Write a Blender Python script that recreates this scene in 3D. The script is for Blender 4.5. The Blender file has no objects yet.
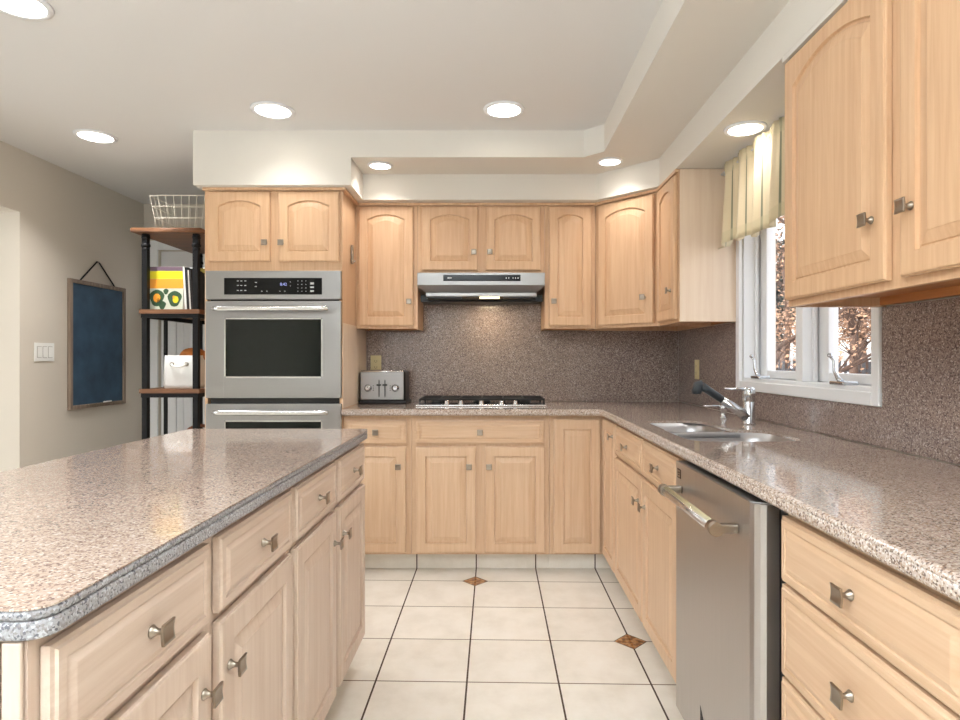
import bpy, bmesh, math, random
from mathutils import Vector, Matrix, geometry
PI = math.pi
R = math.radians
random.seed(7)
sc = bpy.context.scene
C = sc.collection
# ------------------------------------------------------------------ camera
F = 604.7; HX = 493.5; HY = 359.0; EYE = 1.19
cam = bpy.data.cameras.new('camera'); cam_o = bpy.data.objects.new('camera', cam); C.objects.link(cam_o)
cam.sensor_width = 36.0; cam.lens = 36.0 * F / 960.0
cam.shift_y = -(360.0 - HY) / 960.0
cam.clip_start = 0.02; cam.clip_end = 500
cam_o.location = (0, 0, EYE)
cam_o.rotation_euler = (PI / 2, 0, 0); cam.shift_x = -(HX - 480.0) / 960.0
sc.camera = cam_o
# ------------------------------------------------------------------ view and world
sc.view_settings.view_transform = 'Standard'; sc.view_settings.look = 'None'
sc.view_settings.exposure = 0.06; sc.view_settings.gamma = 1.0; sc.view_settings.use_curve_mapping = False
W = bpy.data.worlds.new('world'); sc.world = W; W.use_nodes = True
wn = W.node_tree; wn.nodes.clear()
wo = wn.nodes.new('ShaderNodeOutputWorld'); wb = wn.nodes.new('ShaderNodeBackground')
sky = wn.nodes.new('ShaderNodeTexSky'); sky.sky_type = 'NISHITA'; sky.sun_disc = False
sky.sun_elevation = R(32); sky.sun_rotation = R(250); sky.air_density = 1.0; sky.dust_density = 2.0
wb.inputs['Strength'].default_value = 0.7
whs = wn.nodes.new('ShaderNodeHueSaturation'); whs.inputs['Saturation'].default_value = 0.15; wn.links.new(sky.outputs[0], whs.inputs['Color']); wn.links.new(whs.outputs[0], wb.inputs[0]); wn.links.new(wb.outputs[0], wo.inputs[0])
def lamp(name, kind, loc, rot, energy, color=(1, 1, 1), size=1.0, size_y=None, parent=None, **kw):
    l = bpy.data.lights.new(name, kind); l.energy = energy; l.color = color
    if kind == 'AREA':
        l.size = size
        if size_y: l.shape = 'RECTANGLE'; l.size_y = size_y
    for k, v in kw.items(): setattr(l, k, v)
    o = bpy.data.objects.new(name, l); C.objects.link(o); o.location = loc; o.rotation_euler = rot
    if parent: o.parent = parent
    return o
lamp('sun', 'SUN', (0, 0, 10), (R(50), 0, R(-80)), 3.2, (1.0, 0.93, 0.84), angle=R(2))
# added fill lamp in the side hall, brightening through the left wall opening
lamp('hall_fill', 'AREA', (-4.2, 2.3, 1.3), (R(90), 0, R(-90)), 28, (0.93, 0.97, 1.0), 2.0, 1.9)
# daylight at the kitchen window
_p = lamp('window_portal', 'AREA', (1.37, 2.44, 1.57), (R(90), 0, R(90)), 1, (1, 1, 1), 1.0, 0.95); _p.data.cycles.is_portal = True
# added soft fill lamp, unseen behind the camera, turned up to the ceiling
lamp('bounce_fill', 'AREA', (-0.5, -0.8, 1.75), (R(180), 0, 0), 185, (0.80, 0.915, 1.0), 0.9)
LAMP_W = 4.4

# ------------------------------------------------------------------ materials
def new_mat(name):
    m = bpy.data.materials.new(name); m.use_nodes = True
    return m, m.node_tree, m.node_tree.nodes['Principled BSDF']
def srgb(r, g, b):
    f = lambda c: (c / 255 / 12.92) if c / 255 <= 0.04045 else ((c / 255 + 0.055) / 1.055) ** 2.4
    return (f(r), f(g), f(b), 1)
def plain(name, col, rough=0.5, metal=0.0, coat=0.0, emit=None, es=0, spec=0.5, noise=0.0, nscale=8):
    m, t, b = new_mat(name)
    b.inputs['Base Color'].default_value = col; b.inputs['Roughness'].default_value = rough
    b.inputs['Metallic'].default_value = metal; b.inputs['Coat Weight'].default_value = coat
    b.inputs['Specular IOR Level'].default_value = spec
    if emit: b.inputs['Emission Color'].default_value = emit; b.inputs['Emission Strength'].default_value = es
    if noise:
        tc = t.nodes.new('ShaderNodeTexCoord'); n = t.nodes.new('ShaderNodeTexNoise'); n.inputs['Scale'].default_value = nscale
        n.inputs['Detail'].default_value = 4
        mx = t.nodes.new('ShaderNodeMix'); mx.data_type = 'RGBA'
        mx.inputs['A'].default_value = tuple(c * (1 - noise) for c in col[:3]) + (1,)
        mx.inputs['B'].default_value = tuple(min(1, c * (1 + noise)) for c in col[:3]) + (1,)
        t.links.new(tc.outputs['Object'], n.inputs['Vector']); t.links.new(n.outputs['Fac'], mx.inputs['Factor'])
        t.links.new(mx.outputs['Result'], b.inputs['Base Color'])
    return m
def ramp(t, stops):
    r = t.nodes.new('ShaderNodeValToRGB'); e = r.color_ramp.elements
    while len(e) > 1: e.remove(e[-1])
    e[0].position = stops[0][0]; e[0].color = stops[0][1]
    for p, c in stops[1:]:
        k = e.new(p); k.color = c
    return r
def wood(name, c1, c2, horiz=False, rough=0.42, fine=1.0, coat=0.0):
    m, t, b = new_mat(name)
    tc = t.nodes.new('ShaderNodeTexCoord'); mp = t.nodes.new('ShaderNodeMapping')
    mp.inputs['Scale'].default_value = (3 * fine, 70 * fine, 70 * fine) if horiz else (70 * fine, 70 * fine, 3 * fine)
    oi = t.nodes.new('ShaderNodeObjectInfo')
    t.links.new(tc.outputs['Object'], mp.inputs['Vector']); 
    cx = t.nodes.new('ShaderNodeCombineXYZ'); mu = t.nodes.new('ShaderNodeMath'); mu.operation = 'MULTIPLY'; mu.inputs[1].default_value = 37
    t.links.new(oi.outputs['Random'], mu.inputs[0]); t.links.new(mu.outputs[0], cx.inputs[0]); t.links.new(mu.outputs[0], cx.inputs[2])
    t.links.new(cx.outputs[0], mp.inputs['Location'])
    n = t.nodes.new('ShaderNodeTexNoise'); n.inputs['Scale'].default_value = 1.0; n.inputs['Detail'].default_value = 6; n.inputs['Roughness'].default_value = 0.6
    n.inputs['Distortion'].default_value = 0.4
    t.links.new(mp.outputs[0], n.inputs['Vector'])
    r = ramp(t, [(0.3, c1), (0.7, c2)])
    t.links.new(n.outputs['Fac'], r.inputs[0])
    # broad tonal drift, board to board
    n2 = t.nodes.new('ShaderNodeTexNoise'); n2.inputs['Scale'].default_value = 2.2; n2.inputs['Detail'].default_value = 2
    t.links.new(tc.outputs['Object'], n2.inputs['Vector'])
    hs = t.nodes.new('ShaderNodeHueSaturation'); mr = t.nodes.new('ShaderNodeMapRange')
    mr.inputs['To Min'].default_value = 0.93; mr.inputs['To Max'].default_value = 1.07
    t.links.new(n2.outputs['Fac'], mr.inputs['Value']); t.links.new(mr.outputs[0], hs.inputs['Value'])
    t.links.new(r.outputs[0], hs.inputs['Color']); t.links.new(hs.outputs[0], b.inputs['Base Color'])
    b.inputs['Roughness'].default_value = rough; b.inputs['Coat Weight'].default_value = coat; b.inputs['Coat Roughness'].default_value = 0.25
    return m
def granite(name, base, light, dark, warm, rough=0.09, scale=260, tint=None, coat=0.25, spec=0.5):
    m, t, b = new_mat(name)
    tc = t.nodes.new('ShaderNodeTexCoord')
    v = t.nodes.new('ShaderNodeTexVoronoi'); v.inputs['Scale'].default_value = scale
    sx = t.nodes.new('ShaderNodeSeparateColor')
    nz = t.nodes.new('ShaderNodeTexNoise'); nz.inputs['Scale'].default_value = scale * 0.35; nz.inputs['Detail'].default_value = 3
    t.links.new(tc.outputs['Object'], v.inputs['Vector']); t.links.new(tc.outputs['Object'], nz.inputs['Vector'])
    t.links.new(v.outputs['Color'], sx.inputs[0])
    ad = t.nodes.new('ShaderNodeMath'); ad.operation = 'MULTIPLY_ADD'; ad.inputs[1].default_value = 0.65
    t.links.new(sx.outputs[0], ad.inputs[0])
    ml = t.nodes.new('ShaderNodeMath'); ml.operation = 'MULTIPLY'; ml.inputs[1].default_value = 0.35
    t.links.new(nz.outputs['Fac'], ml.inputs[0]); t.links.new(ml.outputs[0], ad.inputs[2])
    r = ramp(t, [(0.0, dark), (0.22, dark), (0.32, warm), (0.5, base), (0.68, base), (0.8, light), (1.0, light)])
    t.links.new(ad.outputs[0], r.inputs[0])
    n2 = t.nodes.new('ShaderNodeTexNoise'); n2.inputs['Scale'].default_value = 5; n2.inputs['Detail'].default_value = 3
    t.links.new(tc.outputs['Object'], n2.inputs['Vector'])
    hs = t.nodes.new('ShaderNodeHueSaturation'); mr = t.nodes.new('ShaderNodeMapRange')
    mr.inputs['To Min'].default_value = 0.88; mr.inputs['To Max'].default_value = 1.12
    t.links.new(n2.outputs['Fac'], mr.inputs['Value']); t.links.new(mr.outputs[0], hs.inputs['Value'])
    t.links.new(r.outputs[0], hs.inputs['Color']); t.links.new(hs.outputs[0], b.inputs['Base Color'])
    b.inputs['Roughness'].default_value = rough; b.inputs['Coat Weight'].default_value = coat; b.inputs['Coat Roughness'].default_value = 0.03
    b.inputs['Specular IOR Level'].default_value = spec
    return m
def steel(name, col, rough=0.28, axis=2, amt=0.12):
    m, t, b = new_mat(name)
    tc = t.nodes.new('ShaderNodeTexCoord'); mp = t.nodes.new('ShaderNodeMapping')
    s = [220, 220, 220]; s[axis] = 3
    mp.inputs['Scale'].default_value = s
    n = t.nodes.new('ShaderNodeTexNoise'); n.inputs['Scale'].default_value = 1; n.inputs['Detail'].default_value = 3
    t.links.new(tc.outputs['Object'], mp.inputs[0]); t.links.new(mp.outputs[0], n.inputs['Vector'])
    mr = t.nodes.new('ShaderNodeMapRange'); mr.inputs['To Min'].default_value = rough - amt * 0.5; mr.inputs['To Max'].default_value = rough + amt
    t.links.new(n.outputs['Fac'], mr.inputs['Value']); t.links.new(mr.outputs[0], b.inputs['Roughness'])
    b.inputs['Base Color'].default_value = col; b.inputs['Metallic'].default_value = 1.0
    return m
WOOD_U = wood('maple_wall', srgb(208, 166, 129), srgb(223, 187, 150))
WOOD_UH = wood('maple_wall_rail', srgb(208, 166, 129), srgb(223, 187, 150), True)
WOOD_B = wood('maple_base', srgb(208, 185, 168), srgb(221, 202, 187))
WOOD_BH = wood('maple_base_across', srgb(208, 185, 168), srgb(221, 202, 187), True)
WOOD_M = wood('maple_run', srgb(208, 172, 139), srgb(221, 190, 159))
WOOD_MH = wood('maple_run_across', srgb(208, 172, 139), srgb(221, 190, 159), True)
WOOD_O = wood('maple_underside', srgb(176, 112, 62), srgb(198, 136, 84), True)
WOOD_PALE = wood('pale_laminate', srgb(226, 202, 178), srgb(236, 216, 194), fine=0.5, rough=0.35)
WOOD_SHELF = wood('shelf_wood', srgb(84, 54, 34), srgb(138, 94, 62), True, 0.5)
WOOD_GREY = wood('weathered_frame', srgb(112, 96, 84), srgb(150, 132, 116), False, 0.7)
GRAN = granite('granite_top', srgb(178, 161, 150), srgb(204, 192, 181), srgb(108, 91, 83), srgb(158, 132, 113), scale=330)
GRAN_I = granite('granite_island', srgb(190, 169, 155), srgb(214, 200, 188), srgb(134, 112, 104), srgb(172, 146, 132), rough=0.12, scale=330)
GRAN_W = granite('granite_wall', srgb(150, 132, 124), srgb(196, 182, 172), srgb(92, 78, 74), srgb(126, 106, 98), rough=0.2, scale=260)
GRAN_E = granite('granite_edge', srgb(160, 160, 164), srgb(194, 196, 202), srgb(98, 98, 106), srgb(140, 134, 134), rough=0.5, scale=360, coat=0)  # rough greyer granite, with cool daylight also put into the colour
PAINT = plain('wall_paint', srgb(212, 204, 191), 0.75, spec=0.25)
CEILP = plain('ceiling_paint', srgb(226, 224, 221), 0.85, spec=0.2)
SOFP = plain('soffit_paint', srgb(226, 221, 212), 0.8, spec=0.25)
WHITE = plain('white_gloss', srgb(240, 241, 243), 0.35)
PLAST = plain('white_plastic', srgb(238, 238, 234), 0.4)
IVORY = plain('ivory_plastic', srgb(222, 208, 160), 0.4)
BLACK = plain('black_plastic', srgb(16, 16, 18), 0.35)
BGLASS = plain('black_glass', srgb(6, 6, 8), 0.12, spec=0.25)
IRON = plain('black_iron', srgb(14, 15, 18), 0.5, spec=0.25)
GRATE = plain('grate_iron', srgb(24, 24, 26), 0.55)
SS = steel('stainless', srgb(160, 159, 159), 0.34, axis=0)
SSV = steel('stainless_upright', srgb(184, 180, 178), 0.36, axis=2)
SSB = steel('stainless_bright', srgb(214, 214, 216), 0.24, axis=0, amt=0.06)
SSK = steel('sink_steel', srgb(186, 186, 188), 0.36, axis=0, amt=0.08)
CHROME = plain('chrome', srgb(205, 208, 212), 0.2, 1.0)
NICKEL = plain('satin_nickel', srgb(158, 148, 136), 0.3, 1.0)
GREYPL = plain('grey_grip', srgb(38, 46, 52), 0.4)
BRASSY = plain('pale_grip', srgb(205, 196, 160), 0.4, 0.4)
CHALK = plain('chalkboard_face', srgb(50, 76, 98), 0.75, noise=0.7, nscale=7)
CANVAS = plain('white_canvas', srgb(226, 226, 224), 0.9, noise=0.03, nscale=60)
WIRE = plain('cream_wire', srgb(226, 220, 206), 0.45)
WICK = plain('wicker', srgb(110, 62, 34), 0.7, noise=0.4, nscale=90)
TOWEL = plain('rust_cloth', srgb(184, 112, 54), 0.9, noise=0.35, nscale=30)
EM = plain('lamp_glow', (1, 1, 1, 1), 0.5, emit=(1.0, 0.93, 0.82, 1), es=9)
EMH = plain('hood_glow', (1, 1, 1, 1), 0.5, emit=(1.0, 0.72, 0.30, 1), es=3.0)
LED = plain('display_digits', (0, 0, 0, 1), 0.5, emit=(0.45, 0.5, 1.0, 1), es=1.2)
KEYW = plain('key_print', srgb(200, 200, 200), 0.5)
GREYM = plain('filter_mesh', srgb(60, 48, 36), 0.4, 0.8)
TOEM = plain('toe_tile', srgb(176, 170, 166), 0.5, noise=0.05, nscale=20)
def glass_mat():
    m = bpy.data.materials.new('window_glass'); m.use_nodes = True; t = m.node_tree; t.nodes.clear()
    o = t.nodes.new('ShaderNodeOutputMaterial'); mx = t.nodes.new('ShaderNodeMixShader')
    tr = t.nodes.new('ShaderNodeBsdfTransparent'); gl = t.nodes.new('ShaderNodeBsdfGlossy'); gl.inputs['Roughness'].default_value = 0.02
    lw = t.nodes.new('ShaderNodeFresnel'); lw.inputs['IOR'].default_value = 1.35
    gb = t.nodes.new('ShaderNodeNewGeometry'); mm = t.nodes.new('ShaderNodeMath'); mm.operation = 'SUBTRACT'; mm.inputs[0].default_value = 1.0
    mu = t.nodes.new('ShaderNodeMath'); mu.operation = 'MULTIPLY'
    t.links.new(gb.outputs['Backfacing'], mm.inputs[1]); t.links.new(mm.outputs[0], mu.inputs[0]); t.links.new(lw.outputs[0], mu.inputs[1])
    t.links.new(mu.outputs[0], mx.inputs[0]); t.links.new(tr.outputs[0], mx.inputs[1]); t.links.new(gl.outputs[0], mx.inputs[2])
    t.links.new(mx.outputs[0], o.inputs[0]); return m
GLASS = glass_mat()
OVGLASS = plain('oven_glass', srgb(10, 18, 16), 0.05, spec=0.35)

def floor_mat():
    m, t, b = new_mat('floor_tile')
    L = t.links; N = t.nodes.new
    g = N('ShaderNodeNewGeometry'); sp = N('ShaderNodeSeparateXYZ'); L.new(g.outputs['Position'], sp.inputs[0])
    def math_(op, a, bb=None, c=None):
        n = N('ShaderNodeMath'); n.operation = op
        for i, v in enumerate((a, bb, c)):
            if v is None: continue
            if isinstance(v, (int, float)): n.inputs[i].default_value = v
            else: L.new(v, n.inputs[i])
        return n.outputs[0]
    S = 0.3375
    u = math_('DIVIDE', math_('ADD', sp.outputs[0], 0.098), S); v = math_('DIVIDE', math_('SUBTRACT', math_('ADD', sp.outputs[1], math_('MULTIPLY', sp.outputs[0], .025)), 3.2376), S)
    def dist(w):   # distance to nearest integer line in metres
        r = math_('ROUND', w); return math_('MULTIPLY', math_('ABSOLUTE', math_('SUBTRACT', w, r)), S), r
    du, ru = dist(u); dv, rv = dist(v)
    gu = math_('LESS_THAN', du, 0.0034); gv = math_('LESS_THAN', dv, 0.0027)
    # diamond inserts at (2i, 2j), i + j even
    u2 = math_('DIVIDE', u, 2.0); v2 = math_('DIVIDE', v, 2.0)
    def dist2(w):
        r = math_('ROUND', w); return math_('MULTIPLY', math_('ABSOLUTE', math_('SUBTRACT', w, r)), 2 * S), r
    a, ra = dist2(u2); c, rc = dist2(v2)
    dd = math_('ADD', a, c)
    par = math_('LESS_THAN', math_('ABSOLUTE', math_('SUBTRACT', math_('PINGPONG', math_('ADD', ra, rc), 1.0), 0.0)), 0.5)
    dia = math_('MULTIPLY', math_('LESS_THAN', dd, 0.066), par)
    ring = math_('MULTIPLY', math_('LESS_THAN', dd, 0.071), par)
    n = N('ShaderNodeTexNoise'); n.inputs['Scale'].default_value = 6; n.inputs['Detail'].default_value = 7; n.inputs['Roughness'].default_value = 0.65
    L.new(g.outputs['Position'], n.inputs['Vector'])
    r1 = ramp(t, [(0.3, srgb(226, 219, 207)), (0.55, srgb(238, 232, 222)), (0.75, srgb(243, 238, 230))]); L.new(n.outputs['Fac'], r1.inputs[0])
    n2 = N('ShaderNodeTexNoise'); n2.inputs['Scale'].default_value = 45; n2.inputs['Detail'].default_value = 5; L.new(g.outputs['Position'], n2.inputs['Vector'])
    r2 = ramp(t, [(0.35, srgb(92, 52, 26)), (0.5, srgb(150, 100, 54)), (0.68, srgb(204, 164, 120))]); L.new(n2.outputs['Fac'], r2.inputs[0])
    def mix(f, A, B):
        k = N('ShaderNodeMix'); k.data_type = 'RGBA'; L.new(f, k.inputs['Factor'])
        for s, q in (('A', A), ('B', B)):
            if isinstance(q, tuple): k.inputs[s].default_value = q
            else: L.new(q, k.inputs[s])
        return k.outputs['Result']
    c1 = mix(gv, r1.outputs[0], srgb(120, 100, 82)); c1 = mix(gu, c1, srgb(70, 52, 38))
    c1 = mix(ring, c1, srgb(52, 36, 26)); c1 = mix(dia, c1, r2.outputs[0])
    L.new(c1, b.inputs['Base Color'])
    gr = math_('MAXIMUM', gu, gv)
    mr = N('ShaderNodeMapRange'); mr.inputs['To Min'].default_value = 0.32; mr.inputs['To Max'].default_value = 0.8
    L.new(gr, mr.inputs['Value']); L.new(mr.outputs[0], b.inputs['Roughness'])
    return m

FLOORM = floor_mat()
# ------------------------------------------------------------------ mesh helpers
def B(): return bmesh.new()
def box(bm, x0, x1, y0, y1, z0, z1, bev=0.0, seg=2):
    x0, x1 = min(x0, x1), max(x0, x1); y0, y1 = min(y0, y1), max(y0, y1); z0, z1 = min(z0, z1), max(z0, z1)
    t = bmesh.new()
    vs = [t.verts.new(p) for p in ((x0,y0,z0),(x1,y0,z0),(x1,y1,z0),(x0,y1,z0),(x0,y0,z1),(x1,y0,z1),(x1,y1,z1),(x0,y1,z1))]
    for f in ((0,3,2,1),(4,5,6,7),(0,1,5,4),(1,2,6,5),(2,3,7,6),(3,0,4,7)): t.faces.new([vs[i] for i in f])
    if bev > 0: bmesh.ops.bevel(t, geom=t.edges[:], offset=bev, segments=seg, affect='EDGES', profile=0.5)
    merge(bm, t)
def merge(bm, t, M=None):
    if M is not None: bmesh.ops.transform(t, matrix=M, verts=t.verts)
    vm = [bm.verts.new(v.co) for v in t.verts]
    t.verts.index_update()
    for f in t.faces:
        try:
            nf = bm.faces.new([vm[v.index] for v in f.verts]); nf.smooth = f.smooth
        except ValueError: pass
    t.free()
def tube(bm, pts, r, n=10, cap=True, smooth=True):
    pts = [Vector(p) for p in pts]; rs = r if isinstance(r, (list, tuple)) else [r] * len(pts)
    rings = []; up = None
    for i, p in enumerate(pts):
        d = (pts[min(i + 1, len(pts) - 1)] - pts[max(i - 1, 0)]).normalized()
        if up is None:
            up = Vector((0, 0, 1)) if abs(d.z) < 0.9 else Vector((1, 0, 0))
        a = d.cross(up)
        if a.length < 1e-5: a = d.orthogonal()
        a.normalize(); b_ = a.cross(d).normalized(); up = b_
        rings.append([bm.verts.new(p + a * math.cos(2*PI*k/n) * rs[i] + b_ * math.sin(2*PI*k/n) * rs[i]) for k in range(n)])
    for i in range(len(rings) - 1):
        for k in range(n):
            f = bm.faces.new((rings[i][k], rings[i][(k+1) % n], rings[i+1][(k+1) % n], rings[i+1][k])); f.smooth = smooth
    if cap:
        bm.faces.new(rings[0][::-1]); bm.faces.new(rings[-1])
def lathe(bm, prof, n=24, M=None, cap=True):
    """prof: list of (r, z) turned about z; M places it"""
    M = M or Matrix.Identity(4); rings = []
    for r, z in prof: rings.append([bm.verts.new(M @ Vector((r*math.cos(2*PI*k/n), r*math.sin(2*PI*k/n), z))) for k in range(n)])
    for i in range(len(rings) - 1):
        for k in range(n):
            f = bm.faces.new((rings[i][k], rings[i][(k+1) % n], rings[i+1][(k+1) % n], rings[i+1][k])); f.smooth = True
    if cap: bm.faces.new(rings[0][::-1]); bm.faces.new(rings[-1])
def prism(bm, poly, z0, z1, holes=(), M=None, rnd=0.0, rseg=4, ends='tb'):
    """polygon (counter-clockwise) raised from z0 to z1, holes cut through, optional rounded vertical profile"""
    t = bmesh.new()
    def off(pl, d):
        n = len(pl); out = []
        for i in range(n):
            p0, p1, p2 = Vector(pl[i-1]), Vector(pl[i]), Vector(pl[(i+1) % n])
            a = (p1 - p0).normalized(); b_ = (p2 - p1).normalized()
            na = Vector((-a.y, a.x)); nb = Vector((-b_.y, b_.x)); mdir = na + nb
            if mdir.length < 1e-6: out.append(p1 + na * d); continue
            mdir.normalize(); out.append(p1 + mdir * d / max(0.35, mdir.dot(na)))
        return out
    prof = [(0.0, z0), (0.0, z1)]
    if rnd > 0:
        prof = []
        for k in range(rseg + 1) if 'b' in ends else (rseg,):
            a = PI/2 * k / rseg; prof.append((rnd * (1 - math.sin(a)), z0 - (rnd if 'b' not in ends else 0) + rnd * (1 - math.cos(a))))
        for k in range(rseg + 1) if 't' in ends else (0,):
            a = PI/2 * k / rseg; prof.append((rnd * (1 - math.cos(a)), z1 + (rnd if 't' not in ends else 0) - rnd * (1 - math.sin(a))))
    rings = []
    for o_, z in prof:
        rings.append([t.verts.new((p[0], p[1], z)) for p in (off(poly, o_) if o_ > 1e-9 else poly)])
    n = len(poly)
    for i in range(len(rings) - 1):
        for k in range(n):
            f = t.faces.new((rings[i][k], rings[i][(k+1) % n], rings[i+1][(k+1) % n], rings[i+1][k])); f.smooth = rnd > 0
    hr = []
    for h in holes:
        lo = [t.verts.new((p[0], p[1], z0)) for p in h]; hi = [t.verts.new((p[0], p[1], z1)) for p in h]; m_ = len(h)
        for k in range(m_):
            t.faces.new((lo[k], hi[k], hi[(k+1) % m_], lo[(k+1) % m_]))
        hr.append((lo, hi))
    for ri, which, flip in ((rings[0], 0, True), (rings[-1], 1, False)):
        loops = [ri] + [h[which] for h in hr]
        flat = [v for l in loops for v in l]
        tris = geometry.tessellate_polygon([[v.co.copy() for v in l] for l in loops])
        for tr in tris:
            vs = [flat[i] for i in tr]
            try: t.faces.new(vs)
            except ValueError: pass
    bmesh.ops.recalc_face_normals(t, faces=t.faces)
    merge(bm, t, M)
def rrect(x0, x1, y0, y1, r, seg=6):
    pts = []
    for cx, cy, a0 in ((x1-r, y0+r, -PI/2), (x1-r, y1-r, 0), (x0+r, y1-r, PI/2), (x0+r, y0+r, PI)):
        for k in range(seg + 1):
            a = a0 + PI/2 * k / seg; pts.append((cx + r*math.cos(a), cy + r*math.sin(a)))
    return pts
def obj(name, bm, mat, parent=None, label=None, world=True, normals=True):
    """one mesh object; with world=True the shape is given in the coordinates of the top thing (its Empty)"""
    if normals: bmesh.ops.recalc_face_normals(bm, faces=bm.faces)
    me = bpy.data.meshes.new(name); bm.to_mesh(me); bm.free()
    o = bpy.data.objects.new(name, me); C.objects.link(o)
    me.materials.append(mat)
    if parent: o.parent = parent
    if label: o['label'] = label
    return o
def thing(name, label, cat, loc=(0, 0, 0), rz=0.0, group=None):
    o = bpy.data.objects.new(name, None); C.objects.link(o); o.empty_display_size = 0.1
    o.location = loc; o.rotation_euler = (0, 0, rz); o['label'] = label; o['category'] = cat
    if group: o['group'] = group
    return o
def tag(o, label, cat, group=None):
    o['label'] = label; o['category'] = cat
    if group: o['group'] = group
    return o
def struct(name, bm, mat, label=None):
    o = obj(name, bm, mat); o['kind'] = 'structure'
    if label: o['label'] = label
    return o
def centre(o):
    """move a one-mesh thing's origin to the middle of its base"""
    me = o.data; xs = [v.co for v in me.vertices]
    c = Vector((sum((min(v[i] for v in xs), max(v[i] for v in xs))) / 2 for i in range(2)) ) if False else None
    mn = [min(v[i] for v in xs) for i in range(3)]; mx = [max(v[i] for v in xs) for i in range(3)]
    p = Vector(((mn[0]+mx[0])/2, (mn[1]+mx[1])/2, mn[2]))
    me.transform(Matrix.Translation(-p)); o.location = p
    return o

# ------------------------------------------------------------------ the room
XR = 1.22; YB = 3.965; XL = -2.8; YF = 4.84; YN = -3.2; ZC = 2.43; ZS = 2.134; ZT = 2.285
bm = B(); box(bm, -4.6, 1.36, -3.4, 5.0, -0.08, 0.0); struct('floor', bm, FLOORM)
bm = B(); box(bm, -4.6, 1.42, -3.4, 5.0, ZC, ZC + 0.1); struct('ceiling', bm, CEILP)
bm = B(); box(bm, -1.63, XR + 0.16, YB, YB + 0.1, 0, ZC); struct('wall_back', bm, PAINT)
bm = B(); box(bm, -1.63, -1.53, YB + 0.1, YF, 0, ZC); struct('wall_passage', bm, PAINT)
DX0, DX1, DZ = -2.68, -1.85, 2.06
bm = B(); box(bm, XL - 0.12, DX0, YF, YF + 0.12, 0, ZC); box(bm, DX1, -1.53, YF, YF + 0.12, 0, ZC); box(bm, DX0, DX1, YF, YF + 0.12, DZ, ZC)
struct('wall_far', bm, PAINT)
OY = 3.573; OZ = 2.06
bm = B(); box(bm, XL - 0.14, XL, OY, YF, 0, ZC); box(bm, XL - 0.14, XL, 1.1, OY, OZ, ZC); box(bm, XL - 0.14, XL, YN, 1.1, 0, ZC)
struct('wall_left', bm, PAINT)
bm = B(); box(bm, -4.5, -4.4, 0.9, 3.8, 0, ZC); box(bm, -4.4, XL - 0.14, 3.7, 3.8, 0, ZC); box(bm, -4.4, XL - 0.14, 0.9, 1.0, 0, ZC)
struct('wall_hall', bm, PAINT)
WY0, WY1, WZ0, WZ1 = 1.925, 2.955, 1.085, 2.06
bm = B()
box(bm, XR, XR + 0.16, WY1, YB, 0, ZC); box(bm, XR, XR + 0.16, YN, WY0, 0, ZC)
box(bm, XR, XR + 0.16, WY0, WY1, 0, WZ0); box(bm, XR, XR + 0.16, WY0, WY1, WZ1, ZC)
struct('wall_right', bm, PAINT)
RX0, RX1, RZ0, RZ1 = -2.0, -0.9, 0.95, 2.0
bm = B(); box(bm, XL - 0.14, RX0, YN - 0.12, YN, 0, ZC); box(bm, RX1, XR + 0.16, YN - 0.12, YN, 0, ZC); box(bm, RX0, RX1, YN - 0.12, YN, RZ1, ZC); box(bm, RX0, RX1, YN - 0.12, YN, 0, RZ0)
struct('wall_rear', bm, PAINT)
# window of the breakfast end, behind the camera
bm = B()
for x in (RX0, (RX0 + RX1) / 2 - .025, RX1 - .05): box(bm, x, x + 0.05, YN - 0.09, YN - 0.03, RZ0, RZ1)
box(bm, RX0, RX1, YN - 0.09, YN - 0.03, RZ0, RZ0 + .05); box(bm, RX0, RX1, YN - 0.09, YN - 0.03, RZ1 - .05, RZ1)
w2 = struct('window_2', bm, WHITE)
bm = B(); box(bm, RX0 + .05, RX1 - .05, YN - 0.062, YN - 0.058, RZ0 + .05, RZ1 - .05); obj('pane', bm, GLASS, w2)
# dropped tray border, soffits
bm = B()
prism(bm, [(-0.773, 3.28), (0.49, 3.28), (0.585, 3.19), (0.585, YN), (XR, YN), (XR, YB), (-0.773, YB)], ZT, ZC)
struct('trim_1', bm, SOFP, 'dropped tray border of the ceiling')
bm = B()
prism(bm, [(-0.773, 3.585), (0.612, 3.585), (0.905, 3.30), (0.905, YN), (XR, YN), (XR, YB), (-0.773, YB)], ZS, ZT)
struct('trim_2', bm, SOFP, 'boxed soffit above the wall cabinets')
bm = B(); box(bm, -1.63, -0.773, 3.28, YB, ZS, ZC)
struct('trim_3', bm, SOFP, 'boxed soffit above the oven cabinet')
# thin maple crown strip between cabinets and soffit
def strip(bm, pts, t=0.016, z0=ZS - 0.017, z1=ZS - 0.001):
    pts = [Vector(p) for p in pts]; out = []
    for i, p in enumerate(pts):
        ns = []
        for a, b_ in ((i - 1, i), (i, i + 1)):
            if a >= 0 and b_ < len(pts):
                d = (pts[b_] - pts[a]).normalized(); ns.append(Vector((-d.y, d.x)))
        m_ = sum(ns, Vector((0, 0))).normalized(); out.append(p + m_ * t / m_.dot(ns[0]))
    prism(bm, pts + out[::-1], z0, z1)
bm = B(); strip(bm, [(-1.60, 3.322), (-0.816, 3.322), (-0.816, 3.648), (0.612, 3.648), (0.902, 3.348), (0.902, 3.0)])
struct('trim_4', bm, WOOD_U, 'thin maple moulding under the soffit')
bm = B(); strip(bm, [(0.905, 1.895), (0.905, 0.85)]); struct('trim_5', bm, SOFP, 'thin painted moulding under the soffit')
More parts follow.
